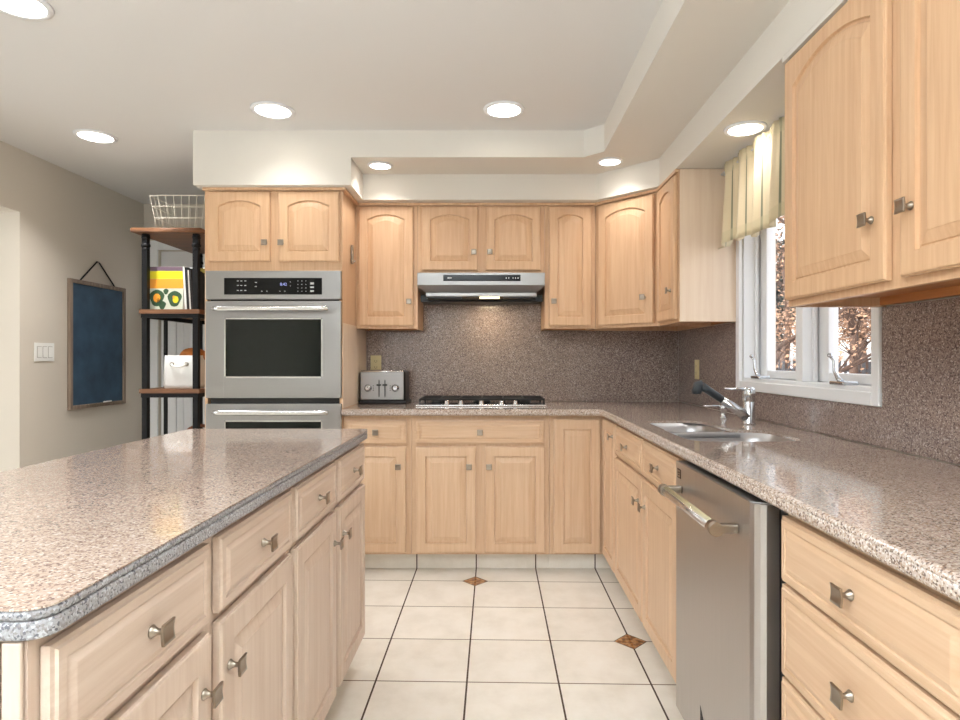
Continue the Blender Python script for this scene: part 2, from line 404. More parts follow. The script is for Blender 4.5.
# far door with glazed upper half
bm = B(); cw = 0.075
box(bm, DX0 - cw, DX0, YF - 0.02, YF - 0.001, 0, DZ + cw, 0.004); box(bm, DX1, DX1 + cw, YF - 0.02, YF - 0.001, 0, DZ + cw, 0.004); box(bm, DX0, DX1, YF - 0.02, YF - 0.001, DZ, DZ + cw, 0.004)
d1 = struct('door_1', bm, WHITE)
bm = B(); y0, y1 = YF + 0.03, YF + 0.07
box(bm, DX0 + .004, DX0 + 0.12, y0, y1, 0.01, DZ - .004); box(bm, DX1 - 0.12, DX1 - .004, y0, y1, 0.01, DZ - .004); box(bm, DX0 + .12, DX1 - .12, y0, y1, 1.93, DZ - .004)
box(bm, DX0 + .12, DX1 - .12, y0, y1, 0.01, 0.22); box(bm, DX0 + .12, DX1 - .12, y0, y1, 1.60, 1.70)
x = DX0 + 0.12
while x < DX1 - 0.13:
    box(bm, x + 0.002, min(x + 0.058, DX1 - 0.12), y0 + 0.012, y1 - 0.008, 0.22, 1.60, 0.003); x += 0.0595
obj('door_leaf', bm, WHITE, d1)
bm = B(); box(bm, DX0 + .12, DX1 - .12, y0 + 0.018, y0 + 0.022, 1.70, 1.93); obj('pane', bm, GLASS, d1)
bm = B(); lathe(bm, [(0.012, 0), (0.012, 0.03), (0.026, 0.04), (0.028, 0.055), (0.018, 0.066)], 16, Matrix.Translation((DX1 - 0.06, y0, 0.95)) @ Matrix.Rotation(PI/2, 4, 'X')); obj('door_knob', bm, NICKEL, d1)
# baseboards
bm = B(); box(bm, XL, XL + 0.014, OY, YF - 0.001, 0, 0.1, 0.003); struct('baseboard_left', bm, WHITE)
bm = B(); box(bm, DX1 + cw, -1.63, YF - 0.014, YF, 0, 0.1, 0.003); struct('baseboard_far', bm, WHITE)

# kitchen window: casing, jambs, two casements, cranks
bm = B(); xi = XR - 0.02
c0, c1, cz = 1.884, 3.0, 1.04
box(bm, xi, XR - .001, c0, WY0, cz, WZ1 + .045, 0.004); box(bm, xi, XR - .001, WY1, c1, cz, WZ1 + .045, 0.004)
box(bm, xi, XR - .001, WY0, WY1, cz, WZ0, 0.004); box(bm, xi, XR - .001, WY0, WY1, WZ1, WZ1 + .045, 0.004)
w1 = struct('window_1', bm, WHITE)
bm = B()
MY = 2.44
box(bm, XR, XR + .15, WY0 + .0, WY0 + .012, WZ0, WZ1); box(bm, XR, XR + .15, WY1 - .012, WY1, WZ0, WZ1)
box(bm, XR, XR + .15, WY0 + .012, WY1 - .012, WZ0, WZ0 + .014); box(bm, XR, XR + .15, WY0 + .012, WY1 - .012, WZ1 - .014, WZ1)
box(bm, XR + .012, XR + .14, MY - .028, MY + .028, WZ0 + .014, WZ1 - .014, .004)
box(bm, XR + .05, XR + .062, WY1 - .03, WY1 - .012, WZ0 + .014, WZ1 - .014); box(bm, XR + .05, XR + .062, MY - .044, MY - .028, WZ0 + .014, WZ1 - .014)
obj('window_frame', bm, WHITE, w1)
for a, b_ in ((WY0 + .014, MY - .030), (MY + .030, WY1 - .014)):
    bm = B(); s = 0.062; x0, x1 = XR + .075, XR + .115; z0, z1 = WZ0 + .016, WZ1 - .016
    box(bm, x0, x1, a, a + s, z0, z1, .004); box(bm, x0, x1, b_ - s - .01, b_, z0, z1, .004)
    box(bm, x0, x1, a + s, b_ - s - .01, z0, z0 + .035, .004); box(bm, x0, x1, a + s, b_ - s - .01, z1 - .045, z1, .004)
    sh = obj('sash', bm, WHITE, w1)
    bm = B(); box(bm, XR + .093, XR + .097, a + s - .002, b_ - s - .008, z0 + .033, z1 - .043); obj('pane', bm, GLASS, sh)
for y in (2.80, 2.135):
    bm = B(); zb = WZ0 + .015
    box(bm, XR - .012, XR + .045, y - .045, y + .045, zb - .002, zb + .012, .005)
    tube(bm, [(XR + .01, y, zb + .01), (XR + .008, y + .02, zb + .02), (XR + .004, y + .035, zb + .045), (XR + .002, y + .036, zb + .085), (XR - .004, y + .048, zb + .10)], [.009, .008, .006, .005, .005], 10)
    lathe(bm, [(.004, 0), (.009, .004), (.009, .012), (.004, .016)], 12, Matrix.Translation((XR - .004, y + .05, zb + .095)))
    obj('crank', bm, CHROME, w1)

# ------------------------------------------------------------------ outdoors
GND = -0.35
SNOW = plain('snow_patches', srgb(236, 238, 244), 0.8, noise=0.0)
_, t_, b_n = SNOW, SNOW.node_tree, SNOW.node_tree.nodes['Principled BSDF']
nn = t_.nodes.new('ShaderNodeTexNoise'); nn.inputs['Scale'].default_value = 0.9; nn.inputs['Detail'].default_value = 6
tcn = t_.nodes.new('ShaderNodeTexCoord'); t_.links.new(tcn.outputs['Object'], nn.inputs['Vector'])
rr = ramp(t_, [(0.42, srgb(120, 84, 66)), (0.5, srgb(226, 226, 232))]); t_.links.new(nn.outputs['Fac'], rr.inputs[0]); t_.links.new(rr.outputs[0], b_n.inputs['Base Color'])
bm = B(); nx = 24
g = [[bm.verts.new((1.6 + 58 * (i / nx), -10 + 80 * (j / nx), GND + max(0, (i / nx) - .15) * 2.2 + random.uniform(-.1, .1))) for j in range(nx + 1)] for i in range(nx + 1)]
for i in range(nx):
    for j in range(nx):
        f = bm.faces.new((g[i][j], g[i+1][j], g[i+1][j+1], g[i][j+1])); f.smooth = True
struct('snowy_ground', bm, SNOW, 'snow patched back yard outside the window')
BARK = plain('bark', srgb(74, 56, 46), 0.9, noise=0.4, nscale=12)
LEAF = plain('dry_leaves', srgb(150, 118, 94), 0.8, noise=0.35, nscale=3)
EVER = plain('dark_evergreen', srgb(40, 48, 40), 0.8, noise=0.4, nscale=3)
FENCEM = plain('dark_fence_paint', srgb(34, 34, 38), 0.7)
def tree(name, label, x, y, h, seed, leaf, nleaf, lean=0.0, mat=LEAF, size=.05):
    rnd = random.Random(seed)
    t = thing(name, label, 'tree', (x, y, GND), 0, 'trees in the yard outside')
    bm = B(); lv = []
    def br(p, d, L, r, lev):
        pts = [p]; q = Vector(p); dd = Vector(d)
        for k in range(4):
            dd = (dd + Vector((rnd.uniform(-.18, .18), rnd.uniform(-.18, .18), rnd.uniform(-.05, .12)))).normalized(); q = q + dd * L / 4; pts.append(q.copy())
        tube(bm, pts, [r, r * .85, r * .7, r * .55, r * .4], 6 if lev else 9)
        if lev >= 2:
            for pt in pts[1:]: lv.append(pt)
        if lev < 3:
            for k in range(5 if lev == 0 else 4):
                i = rnd.choice((1, 2, 3, 4)) if lev else rnd.choice((1, 2, 2, 3, 4)); a = rnd.uniform(0, 2*PI)
                nd = (dd * .5 + Vector((math.cos(a), math.sin(a), rnd.uniform(-.1, .8)))).normalized()
                br(pts[i], nd, L * rnd.uniform(.42, .6), r * .45, lev + 1)
    br(Vector((0, 0, -.2)), Vector((lean, 0, 1)).normalized(), h, h * .028, 0)
    obj('trunk', bm, BARK, t)
    if leaf:
        bm = B()
        for k in range(nleaf):
            p = rnd.choice(lv) + Vector((rnd.gauss(0, .25), rnd.gauss(0, .25), rnd.gauss(0, .25))); a = Vector((rnd.gauss(0, 1), rnd.gauss(0, 1), rnd.gauss(0, 1))).normalized(); b2 = a.orthogonal().normalized(); s = rnd.uniform(.5, 1.2) * size
            bm.faces.new([bm.verts.new(p + v) for v in (a * s, b2 * s * .5, -a * s, -b2 * s * .5)])
        o = obj('dry_foliage', bm, mat, t, normals=False); o['kind'] = 'stuff'
    return t
tree('oak_tree', 'russet leaved winter tree seen through the nearer window sash', 8.7, 14.6, 4.6, 3, True, 9000, .1)
tree('oak_tree', 'slender bare tree crossing the farther window sash', 5.6, 11.7, 3.8, 11, True, 1500, -.1)
tree('oak_tree', 'brown leaved tree behind the dark fence', 13.8, 22.6, 6.0, 21, True, 12000, size=.08)
tree('oak_tree', 'bare trunked tree seen behind the farther window sash', 9.6, 20.0, 5.6, 5, True, 5000, size=.07)
tree('oak_tree', 'tall tan leaved tree at the far end of the yard', 24.5, 39.5, 9.0, 14, True, 12000, size=.12)
tree('evergreen_tree', 'dark evergreen at the far end of the yard', 15.5, 32.0, 8.0, 8, True, 7000, 0, EVER, .2)
tree('oak_tree', 'brown leaved tree straight out from the sink window', 17.0, 7.5, 6.0, 31, True, 9000, size=.08)
tree('oak_tree', 'bare tree out to the right of the sink window', 15.5, 1.5, 5.0, 37, True, 2500, size=.07)
tree('oak_tree', 'tan leaved tree left of the view straight out of the window', 18.5, 13.8, 6.5, 41, True, 9000, size=.08)
fe = thing('picket_fence', 'dark picket fence across the snowy yard', 'fence', (9.0, 16.0, GND))
dv = Vector((0.72, -0.69, 0)); 
bm = B()
for k in range(-70, 60):
    p = dv * (k * .14); t = bmesh.new()
    box(t, -.035, .035, -.012, .012, 0, 1.5 + .04 * math.sin(k * 1.7)); merge(bm, t, Matrix.Translation(p) @ Matrix.Rotation(math.atan2(dv.y, dv.x), 4, 'Z'))
o = obj('picket', bm, FENCEM, fe); o['kind'] = 'stuff'
bm = B()
for z in (.3, 1.2):
    t = bmesh.new(); box(t, -9.8, 8.4, .012, .05, z, z + .08); merge(bm, t, Matrix.Rotation(math.atan2(dv.y, dv.x), 4, 'Z'))
obj('rail', bm, FENCEM, fe)

# ------------------------------------------------------------------ cabinets
def door_bm(w, h, arch=False, t=0.021, stile=0.052, drawer=False):
    """raised-panel front in its own frame: x 0..w, z 0..h, face towards -y, back on y=0"""
    bm = B(); M = 14
    if drawer: specs = [(.004, 0.0, 0), (.004, -.003, 0), (0, -.0032, 0), (0, -t + .007, 0), (.005, -t + .0055, 0), (.007, -t + .002, 0), (.020, -t + .0015, 0), (.022, -t + .0045, 0), (.024, -t + .0045, 0), (.034, -t + .0004, 0), (.036, -t, 0)]
    else: specs = [(.004, 0.0, 0), (.004, -.003, 0), (0, -.0032, 0), (0, -t + .006, 0), (.003, -t + .0045, 0), (.004, -t + .001, 0), (.009, -t, 0), (stile, -t, 1), (stile + .002, -t + .009, 1), (stile + .007, -t + .0095, 1), (stile + .010, -t + .007, 1), (stile + .034, -t + .0015, 1), (stile + .036, -t + .0005, 1)]
    rise = min(.046, w * .092) if arch else 0
    def loop(ins, y, ar):
        x0, x1, z0, z1 = ins, w - ins, ins, h - ins; pts = [(x0, z0), (x1, z0)]
        for k in range(M + 1):
            u = k / M; x = x1 + (x0 - x1) * u; q = (2*u - 1) ** 2
            pts.append((x, z1 - (rise * q if ar else 0) + (0.004 if ar and arch else 0)))
        return [bm.verts.new((x, y, z)) for x, z in pts]
    rings = [loop(*s) for s in specs]; n = len(rings[0])
    for a, b_ in zip(rings[:-1], rings[1:]):
        for k in range(n): bm.faces.new((a[k], a[(k+1) % n], b_[(k+1) % n], b_[k]))
    bm.faces.new(rings[0][::-1]); bm.faces.new(rings[-1])
    return bm
def knob_bm():
    bm = B()
    lathe(bm, [(.0095, 0), (.010, .002), (.0075, .005), (.0048, .010), (.0046, .016), (.0062, .020), (.008, .0225)], 16, Matrix.Rotation(PI/2, 4, 'X'))
    n = 6; s = .0155
    def grid(yf):
        return [[bm.verts.new((-s + 2*s*i/n, yf(i, j), -s + 2*s*j/n)) for j in range(n + 1)] for i in range(n + 1)]
    fr = grid(lambda i, j: -.0255 - .0020 * ((2*j/n - 1) ** 2)); bk = grid(lambda i, j: -.0222 - .0014 * ((2*j/n - 1) ** 2))
    for i in range(n):
        for j in range(n):
            f = bm.faces.new((fr[i][j], fr[i+1][j], fr[i+1][j+1], fr[i][j+1])); f.smooth = True
            bm.faces.new((bk[i][j], bk[i][j+1], bk[i+1][j+1], bk[i+1][j]))
    for k in range(n):
        bm.faces.new((fr[k][0], bk[k][0], bk[k+1][0], fr[k+1][0])); bm.faces.new((fr[k][n], fr[k+1][n], bk[k+1][n], bk[k][n]))
        bm.faces.new((fr[0][k], fr[0][k+1], bk[0][k+1], bk[0][k])); bm.faces.new((fr[n][k], bk[n][k], bk[n][k+1], fr[n][k+1]))
    return bm
KN = bpy.data.meshes.new('knob'); _b = knob_bm(); bmesh.ops.recalc_face_normals(_b, faces=_b.faces); _b.to_mesh(KN); _b.free(); KN.materials.append(NICKEL)
def knob(parent, x, y, z):
    o = bpy.data.objects.new('knob', KN); C.objects.link(o); o.parent = parent; o.location = (x, y, z); o['label'] = 'satin nickel knob'
    return o
def front(kind, parent, M, w, h, mat, arch=False, kn=None):
    """kind door / drawer_front placed by M in the thing's frame; knob given in the front's own x, z"""
    bm = door_bm(w, h, arch, drawer=(kind == 'drawer_front'))
    o = obj(kind, bm, mat, parent); o.matrix_local = M
    if kn: knob(o, kn[0], -.0205, kn[1])
    return o
def cab(name, label, cat, loc, rz, w, d, z0, z1, doors=(), drawers=(), upper=False, group=None, toe=True, wood=None, open_top=False, sides=None):
    wv, wh = (WOOD_U, WOOD_UH) if upper else ((WOOD_B, WOOD_BH) if cat == 'island_cabinet' or name == 'island_cabinet' else (WOOD_M, WOOD_MH))
    t = thing(name, label, cat, (loc[0], loc[1], z0 if upper else 0), rz, group)
    zb = z0 if upper else 0
    bm = B(); e = .0008
    if upper:
        box(bm, e, w - e, 0, d, z0 + .03 - zb, z1 - zb)
        box(bm, e, w - e, 0, .02, 0, .03); box(bm, e, .018, .02, d, 0, .03); box(bm, w - .018, w - e, .02, d, 0, .03)
        obj('carcass', bm, wv, t)
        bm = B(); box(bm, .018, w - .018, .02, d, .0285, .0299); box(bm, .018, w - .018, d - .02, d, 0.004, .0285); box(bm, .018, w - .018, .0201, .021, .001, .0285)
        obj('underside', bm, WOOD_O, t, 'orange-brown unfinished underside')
    else:
        tz = .105
        if open_top:
            box(bm, e, w - e, 0, .02, tz, z1); box(bm, e, .018, .02, d, tz, z1); box(bm, w - .018, w - e, .02, d, tz, z1); box(bm, .018, w - .018, d - .012, d, tz, z1); box(bm, .018, w - .018, .02, d - .012, tz, tz + .018)
        else: box(bm, e, w - e, 0, d, tz, z1)
        obj('carcass', bm, wv, t)
        bm = B(); box(bm, e, w - e, .075, .09, 0.001, tz); obj('toe_kick', bm, FLOORM, t, 'tiled toe kick')
    for dd in doors:
        x0, x1, a, b_, arch, kn = dd
        front('door', t, Matrix.Translation((x0, 0, a - zb)), x1 - x0, b_ - a, wv, arch, (kn[0] - x0, kn[1] - a) if kn else None)
    for x0, x1, a, b_, kn in drawers:
        front('drawer_front', t, Matrix.Translation((x0, 0, a - zb)), x1 - x0, b_ - a, wh, False, ((x1 - x0) / 2, (b_ - a) / 2) if kn else None)
    return t
ZB = .877; DRB = .851; DTP, DBT, DR0, DR1 = .705, .118, .722, .862
UY = 3.665; BY = 3.36
# wall cabinets on the back wall
cab('wall_cabinet', 'tall narrow maple wall cabinet between oven tower and range hood', 'cabinet', (-.833, UY), 0, .374, YB - UY - .001, 1.374, 2.133,
    [(-.815 + .833, -.4835 + .833, 1.39, 2.110, True, (-.507 + .833, 1.535))], upper=True)
cab('wall_cabinet', 'short two door maple wall cabinet above the range hood', 'cabinet', (-.459, UY), 0, .769, YB - UY - .001, 1.706, 2.133,
    [(-.4346 + .459, -.0946 + .459, 1.725, 2.110, True, (-.118 + .459, 1.832)), (-.0476 + .459, .287 + .459, 1.725, 2.110, True, (-.022 + .459, 1.832))], upper=True)
cab('wall_cabinet', 'narrow maple wall cabinet right of the range hood', 'cabinet', (.310, UY), 0, .308, YB - UY - .001, 1.374, 2.133,
    [(.334 - .31, .592 - .31, 1.39, 2.110, True, (.362 - .31, 1.537))], upper=True)
# diagonal corner wall cabinet
t = thing('wall_cabinet', 'diagonal corner maple wall cabinet with one arched door', 'cabinet', (.62, UY, 1.374))
bm = B(); poly = [(0, 0), (.30, -.31), (.598, -.31), (.598, .299), (0, .299)]
prism(bm, poly, .03, .759)
pi_ = [(.012, .004), (.304, -.296), (.58, -.296), (.58, .28), (.012, .28)]
prism(bm, poly, 0, .03, holes=[pi_]); obj('carcass', bm, WOOD_U, t)
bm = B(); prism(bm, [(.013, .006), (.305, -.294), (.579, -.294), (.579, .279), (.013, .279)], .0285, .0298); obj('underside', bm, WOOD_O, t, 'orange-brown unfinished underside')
L = math.hypot(.30, .31); dg = math.atan2(-.31, .30)
front('door', t, Matrix.Rotation(dg, 4, 'Z') @ Matrix.Translation((.028, 0, .016)), L - .056, .72, WOOD_U, True, (L - .056 - .055, .147))
# narrow right-hand upper with the exposed end panel
t = cab('wall_cabinet', 'slim maple wall cabinet with pale side panel beside the window valance', 'cabinet', (.92, 3.354), -PI/2, .354, .299, 1.374, 2.133,
    [(.02, .335, 1.39, 2.110, True, (.285, 1.537))], upper=True)
bm = B(); box(bm, .3545, .360, .004, .298, .002, .758); obj('end_panel', bm, WOOD_PALE, t, 'pale smooth end panel')
# near right upper
cab('wall_cabinet', 'large two door maple wall cabinet in the right foreground by the window', 'cabinet', (.925, 1.895), -PI/2, 1.045, .294, 1.352, 2.133,
    [(.012, .495, 1.372, 2.108, True, (.448, 1.522)), (.545, 1.03, 1.372, 2.108, True, (.585, 1.522))], upper=True)
# base cabinets on the back wall
cab('base_cabinet', 'maple base cabinet with one drawer and one door under the toaster', 'cabinet', (-.833, BY), 0, .376, .594, 0, ZB,
    [(.019, .349, DBT, DTP, False, (.309, .597))], [(.019, .349, DR0, DRB, True)])
cab('base_cabinet', 'wide maple base cabinet with drawer and two doors under the cooktop', 'cabinet', (-.457, BY), 0, .767, .594, 0, ZB,
    [(.027, .36, DBT, DTP, False, (.322, .597)), (.408, .7425, DBT, DTP, False, (.432, .597))], [(.027, .739, DR0, DRB, True)])
# corner base: L shaped
t = thing('base_cabinet', 'corner maple base cabinet with two full height doors meeting at the corner', 'cabinet', (.31, BY, 0))
bm = B(); prism(bm, [(0.001, 0), (.31, 0), (.31, -.354), (.898, -.354), (.898, .594), (.001, .594)], .105, ZB); obj('carcass', bm, WOOD_M, t)
bm = B(); prism(bm, [(0.001, .075), (.385, .075), (.385, -.354), (.40, -.354), (.40, .09), (.001, .09)], .001, .105); obj('toe_kick', bm, FLOORM, t, 'tiled toe kick')
front('door', t, Matrix.Translation((.0236, 0, DBT - .002)), .2594, .74, WOOD_M, False)
front('door', t, Matrix.Translation((.31, -.031, DBT)) @ Matrix.Rotation(-PI/2, 4, 'Z'), .312, .745, WOOD_M, False, (.285, .68))
# sink base
FX = .62
cab('base_cabinet', 'maple sink base cabinet with two drawer fronts and two doors', 'cabinet', (FX, 3.005), -PI/2, 1.035, .588, 0, ZB,
    [(.013, .552, DBT, DTP, False, (.505, .605)), (.570, 1.027, DBT, DTP, False, (.612, .603))], [(.013, .552, DR0, DR1, True), (.570, 1.027, DR0, DR1, True)], open_top=True)
# drawer stack
cab('base_cabinet', 'maple base cabinet with stacked wide drawers right of the dishwasher', 'cabinet', (FX, 1.272), -PI/2, .532, .588, 0, ZB,
    [], [(.003, .513, .726, .862, True), (.003, .513, .531, .719, True), (.003, .513, .325, .524, True), (.003, .513, .118, .318, True)])
# island
IX = -.52; I0 = .674
cab('island_cabinet', 'near half of the maple island with two drawers and two doors', 'cabinet', (IX, I0), PI/2, .852, .65, 0, ZB,
    [(.016, .401, DBT, DTP, False, (.368, .612)), (.439, .835, DBT, DTP, False, (.470, .612))], [(.016, .401, DR0, DR1, True), (.439, .835, DR0, DR1, True)])
cab('island_cabinet', 'far half of the maple island, knobs of its doors close together', 'cabinet', (IX, 1.527), PI/2, .835, .65, 0, ZB,
    [(.016, .400, DBT, DTP, False, (.368, .612)), (.448, .829, DBT, DTP, False, (.478, .612))], [(.016, .400, DR0, DR1, True), (.448, .829, DR0, DR1, True)])
# vertical board trim on the island's near end
bm = B()
for k, (a, b_) in enumerate(((-1.17, -.64), (-.635, -.548), (-.543, -.522))): box(bm, a, b_, I0 - .0075, I0 - .001, .105, ZB - .001, .002)
centre(tag(obj('end_panel', bm, WOOD_B), 'maple board panelling on the near end of the island', 'panel'))

# oven tower
TX0, TX1, TY = -1.594, -.834, 3.34
t = thing('oven_cabinet', 'tall maple cabinet tower housing the double wall oven', 'cabinet', (TX0, TY, 0))
w = TX1 - TX0; D = YB - TY - .001
bm = B()
box(bm, 0, .016, 0, D, 0.09, 2.133); box(bm, w - .016, w, 0, D, 0.09, 2.133)
box(bm, .016, w - .016, 0, D, 1.674, 2.133); box(bm, .016, w - .016, 0, D, .09, .36); box(bm, .016, w - .016, D - .01, D, .36, 1.69)
obj('carcass', bm, WOOD_U, t)
bm = B(); box(bm, 0.001, w - .001, .06, .075, 0.001, .09); obj('toe_kick', bm, TOEM, t)
bm = B(); box(bm, w + .0002, w + .0032, .002, .60, .918, 1.39); obj('side_panel', bm, WOOD_PALE, t, 'pale laminate side panel above the counter')
front('door', t, Matrix.Translation((.027, 0, 1.726)), .338, .384, WOOD_U, True, (.338 - .022, .10))
front('door', t, Matrix.Translation((.411, 0, 1.726)), .333, .384, WOOD_U, True, (.022, .10))
front('drawer_front', t, Matrix.Translation((.027, 0, .12)), .70, .22, WOOD_UH, False, (.35, .11))

# ------------------------------------------------------------------ double wall oven
ov = thing('wall_oven', 'stainless steel double wall oven with black control strip', 'oven', (-1.207, TY, .37))
def OB(): return B()
hw = .3715; yf = -.028; zo = .37
bm = B(); box(bm, -.355, .355, .002, .55, 0.005, 1.65 - zo); obj('oven_body', bm, BLACK, ov)
bm = B(); box(bm, -hw, hw, yf, -.001, 1.516 - zo, 1.674 - zo, .004); cp = obj('control_panel', bm, SS, ov)
bm = B(); box(bm, -.268, .268, yf - .002, yf - .0003, 1.543 - zo, 1.634 - zo, .001); gp = obj('control_glass', bm, BGLASS, cp, 'black glass touch panel')
ky = yf - .0026
def key(bm, px, py, w_, h_):
    bm = B()
    X = (px - HX) / F * 3.312 + 1.207; Z = EYE + (HY - py) / F * 3.312 - zo
    box(bm, X - w_/2, X + w_/2, ky - .0002, ky + .0004, Z - h_/2, Z + h_/2); obj('key', bm, KEYW, cp)
for i, x in enumerate((238, 241.5, 245.5)):
    for y in (281, 285.5, 290.5): key(bm, x, y, .010, .004)
for y in (282.5, 286.5): key(bm, 256, y, .010, .004)
for x in (262, 267, 280, 285): key(bm, x, 291.3, .006, .004)
for x in (298, 302, 306):
    for y in (281, 284.5, 288, 291.3): key(bm, x, y, .005, .003)
for y in (283.5, 287.3, 291): key(bm, 312.2, y, .020, .011 if y < 285 else .008)
for y in (282, 286): key(bm, 290.5, y, .004, .003)
cu = bpy.data.curves.new('digits', 'FONT'); cu.body = '8:42'; cu.size = .022; cu.align_x = 'CENTER'; cu.extrude = .0002
to = bpy.data.objects.new('digits_tmp', cu); C.objects.link(to)
bpy.context.view_layer.update()
me = bpy.data.meshes.new_from_object(to.evaluated_get(bpy.context.evaluated_depsgraph_get())); bpy.data.objects.remove(to)
o = bpy.data.objects.new('clock_digits', me); C.objects.link(o); me.materials.clear(); me.materials.append(LED); o.parent = cp
o.location = ((283.5 - HX) / F * 3.31 + 1.207, ky - .0003, EYE + (HY - 285.6) / F * 3.31 - zo); o.rotation_euler = (PI/2, 0, 0)
o['label'] = 'violet lit clock digits'
def oven_door(z0, z1, wz0, wz1, hz):
    bm = B(); wx = .268
    box(bm, -hw, -wx, yf, -.001, z0 - zo, z1 - zo, .003); box(bm, wx, hw, yf, -.001, z0 - zo, z1 - zo, .003)
    box(bm, -wx - .003, wx + .003, yf, -.001, wz1 - zo, z1 - zo, .003); box(bm, -wx - .003, wx + .003, yf, -.001, z0 - zo, wz0 - zo, .003)
    d = obj('oven_door', bm, SS, ov)
    bm = B(); q = .006
    box(bm, -wx, -wx + q, yf + .003, yf + .012, wz0 - zo, wz1 - zo); box(bm, wx - q, wx, yf + .003, yf + .012, wz0 - zo, wz1 - zo)
    box(bm, -wx, wx, yf + .003, yf + .012, wz0 - zo, wz0 + q - zo); box(bm, -wx, wx, yf + .003, yf + .012, wz1 - q - zo, wz1 - zo)
    obj('window_bezel', bm, SSB, d, 'bright inner bezel')
    bm = B(); box(bm, -wx, wx, yf + .010, yf + .018, wz0 - zo, wz1 - zo); obj('oven_window', bm, OVGLASS, d, 'dark reflective glass window')
    bm = B(); hx = .312; pts = []
    for k in range(17):
        u = -1 + 2 * k / 16; pts.append((u * hx, yf - .042 - .012 * (1 - u * u), hz - zo))
    tube(bm, pts, [.0115] + [.0145] * 15 + [.0115], 14)
    for s in (-1, 1): tube(bm, [(s * (hx - .02), yf - .001, hz - zo), (s * (hx - .02), yf - .046, hz - zo)], .011, 12)
    obj('handle', bm, SSB, d, 'bright tubular handle')
oven_door(.976, 1.508, 1.088, 1.414, 1.463)
oven_door(.41, .944, .522, .852, .900)

# ------------------------------------------------------------------ counters and backsplash
def chamfer_L():
    return [(-.831, 3.305), (.568, 3.305), (.588, 3.285), (.588, .72), (1.209, .72), (1.209, YB - .012), (-.831, YB - .012)]
def rpoly(pts, rs, seg=6):
    out = []; n = len(pts)
    for i in range(n):
        p0, p1, p2 = Vector(pts[i-1]), Vector(pts[i]), Vector(pts[(i+1) % n]); r = rs[i]
        a = (p0 - p1).normalized() * r; b_ = (p2 - p1).normalized() * r
        for k in range(seg + 1):
            u = k / seg; out.append(tuple((p1 + a) * (1-u)**2 + p1 * 2*u*(1-u) + (p1 + b_) * u*u))
    return out
SKH = rpoly([(.660, 2.02), (1.055, 2.02), (1.055, 2.352), (.925, 2.352), (.925, 2.70), (.668, 2.70), (.668, 2.362), (.660, 2.352)], [.085, .085, .07, .03, .09, .07, .003, .003])
SK1 = rrect(.668, .925, 2.374, 2.70, .07); SK2 = rrect(.660, 1.055, 2.02, 2.352, .085)
bm = B(); prism(bm, chamfer_L(), .9035, .9145, holes=[SKH[::-1]], rnd=.009, ends='t')
prism(bm, [(-.831, 3.305), (.568, 3.305), (.588, 3.285), (.588, .72), (.64, .72), (.64, 3.39), (-.831, 3.39)], .8785, .9036, rnd=.009, ends='b')
ct = tag(obj('countertop', bm, GRAN), 'speckled pinkish granite countertop running along back wall and sink side', 'countertop')
bm = B(); prism(bm, rrect(-1.20, -.493, 0.664, 2.392, .03, 5), .9125, .9145); 
ic = obj('countertop', bm, GRAN_I); tag(ic, 'polished pink-beige granite top of the island with grey edge', 'countertop')
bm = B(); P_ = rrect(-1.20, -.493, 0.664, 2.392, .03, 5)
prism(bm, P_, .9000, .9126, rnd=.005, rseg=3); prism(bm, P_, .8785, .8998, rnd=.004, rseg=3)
obj('laminated_edge', bm, GRAN_E, ic, 'grey laminated edge with a seam line, cool daylight tint in its colour')
bm = B(); box(bm, -.833, 1.209, YB - .0115, YB - .0005, .915, 1.70)
prism_dummy = None
bm.free(); bm = B()
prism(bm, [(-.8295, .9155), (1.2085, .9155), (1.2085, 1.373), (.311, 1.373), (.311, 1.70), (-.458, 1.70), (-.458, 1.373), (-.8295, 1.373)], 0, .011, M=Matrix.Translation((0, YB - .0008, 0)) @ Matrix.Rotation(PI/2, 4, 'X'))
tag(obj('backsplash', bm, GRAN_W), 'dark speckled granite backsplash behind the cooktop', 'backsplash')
bm = B()   # in (y, z), thickness along x
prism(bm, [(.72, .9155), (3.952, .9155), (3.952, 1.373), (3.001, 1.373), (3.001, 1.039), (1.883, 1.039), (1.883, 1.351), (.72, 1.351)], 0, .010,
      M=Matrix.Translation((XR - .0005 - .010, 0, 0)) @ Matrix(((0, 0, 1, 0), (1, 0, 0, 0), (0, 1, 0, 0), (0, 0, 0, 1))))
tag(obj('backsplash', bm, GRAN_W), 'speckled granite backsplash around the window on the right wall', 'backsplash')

# ------------------------------------------------------------------ sink
sk = thing('sink', 'stainless undermount double bowl sink', 'sink', (.85, 2.36, .70))
def bowl(poly, dep):
    bm = B(); n = len(poly); cx = sum(p[0] for p in poly) / n; cy = sum(p[1] for p in poly) / n
    rings = []
    for s, z in ((1.06, .9030), (1.0, .9030), (.985, .86), (.955, .9030 - dep + .03), (.90, .9030 - dep + .006), (.80, .9030 - dep), (.12, .9030 - dep - .004)):
        rings.append([bm.verts.new((cx + (p[0] - cx) * s - .85, cy + (p[1] - cy) * s - 2.36, z - .70)) for p in poly])
    for a, b_ in zip(rings[:-1], rings[1:]):
        for k in range(n):
            f = bm.faces.new((a[k], a[(k+1) % n], b_[(k+1) % n], b_[k])); f.smooth = True
    bm.faces.new(rings[-1])
    o = obj('bowl', bm, SSK, sk, normals=False)
    bm = B(); lathe(bm, [(.0, .001), (.02, .001), (.04, .004), (.045, .002)], 24, Matrix.Translation((cx - .85, cy - 2.36, .9030 - dep - .70 - .001)), cap=False); obj('drain', bm, CHROME, o)
bowl(SK1, .16); bowl(SK2, .19)
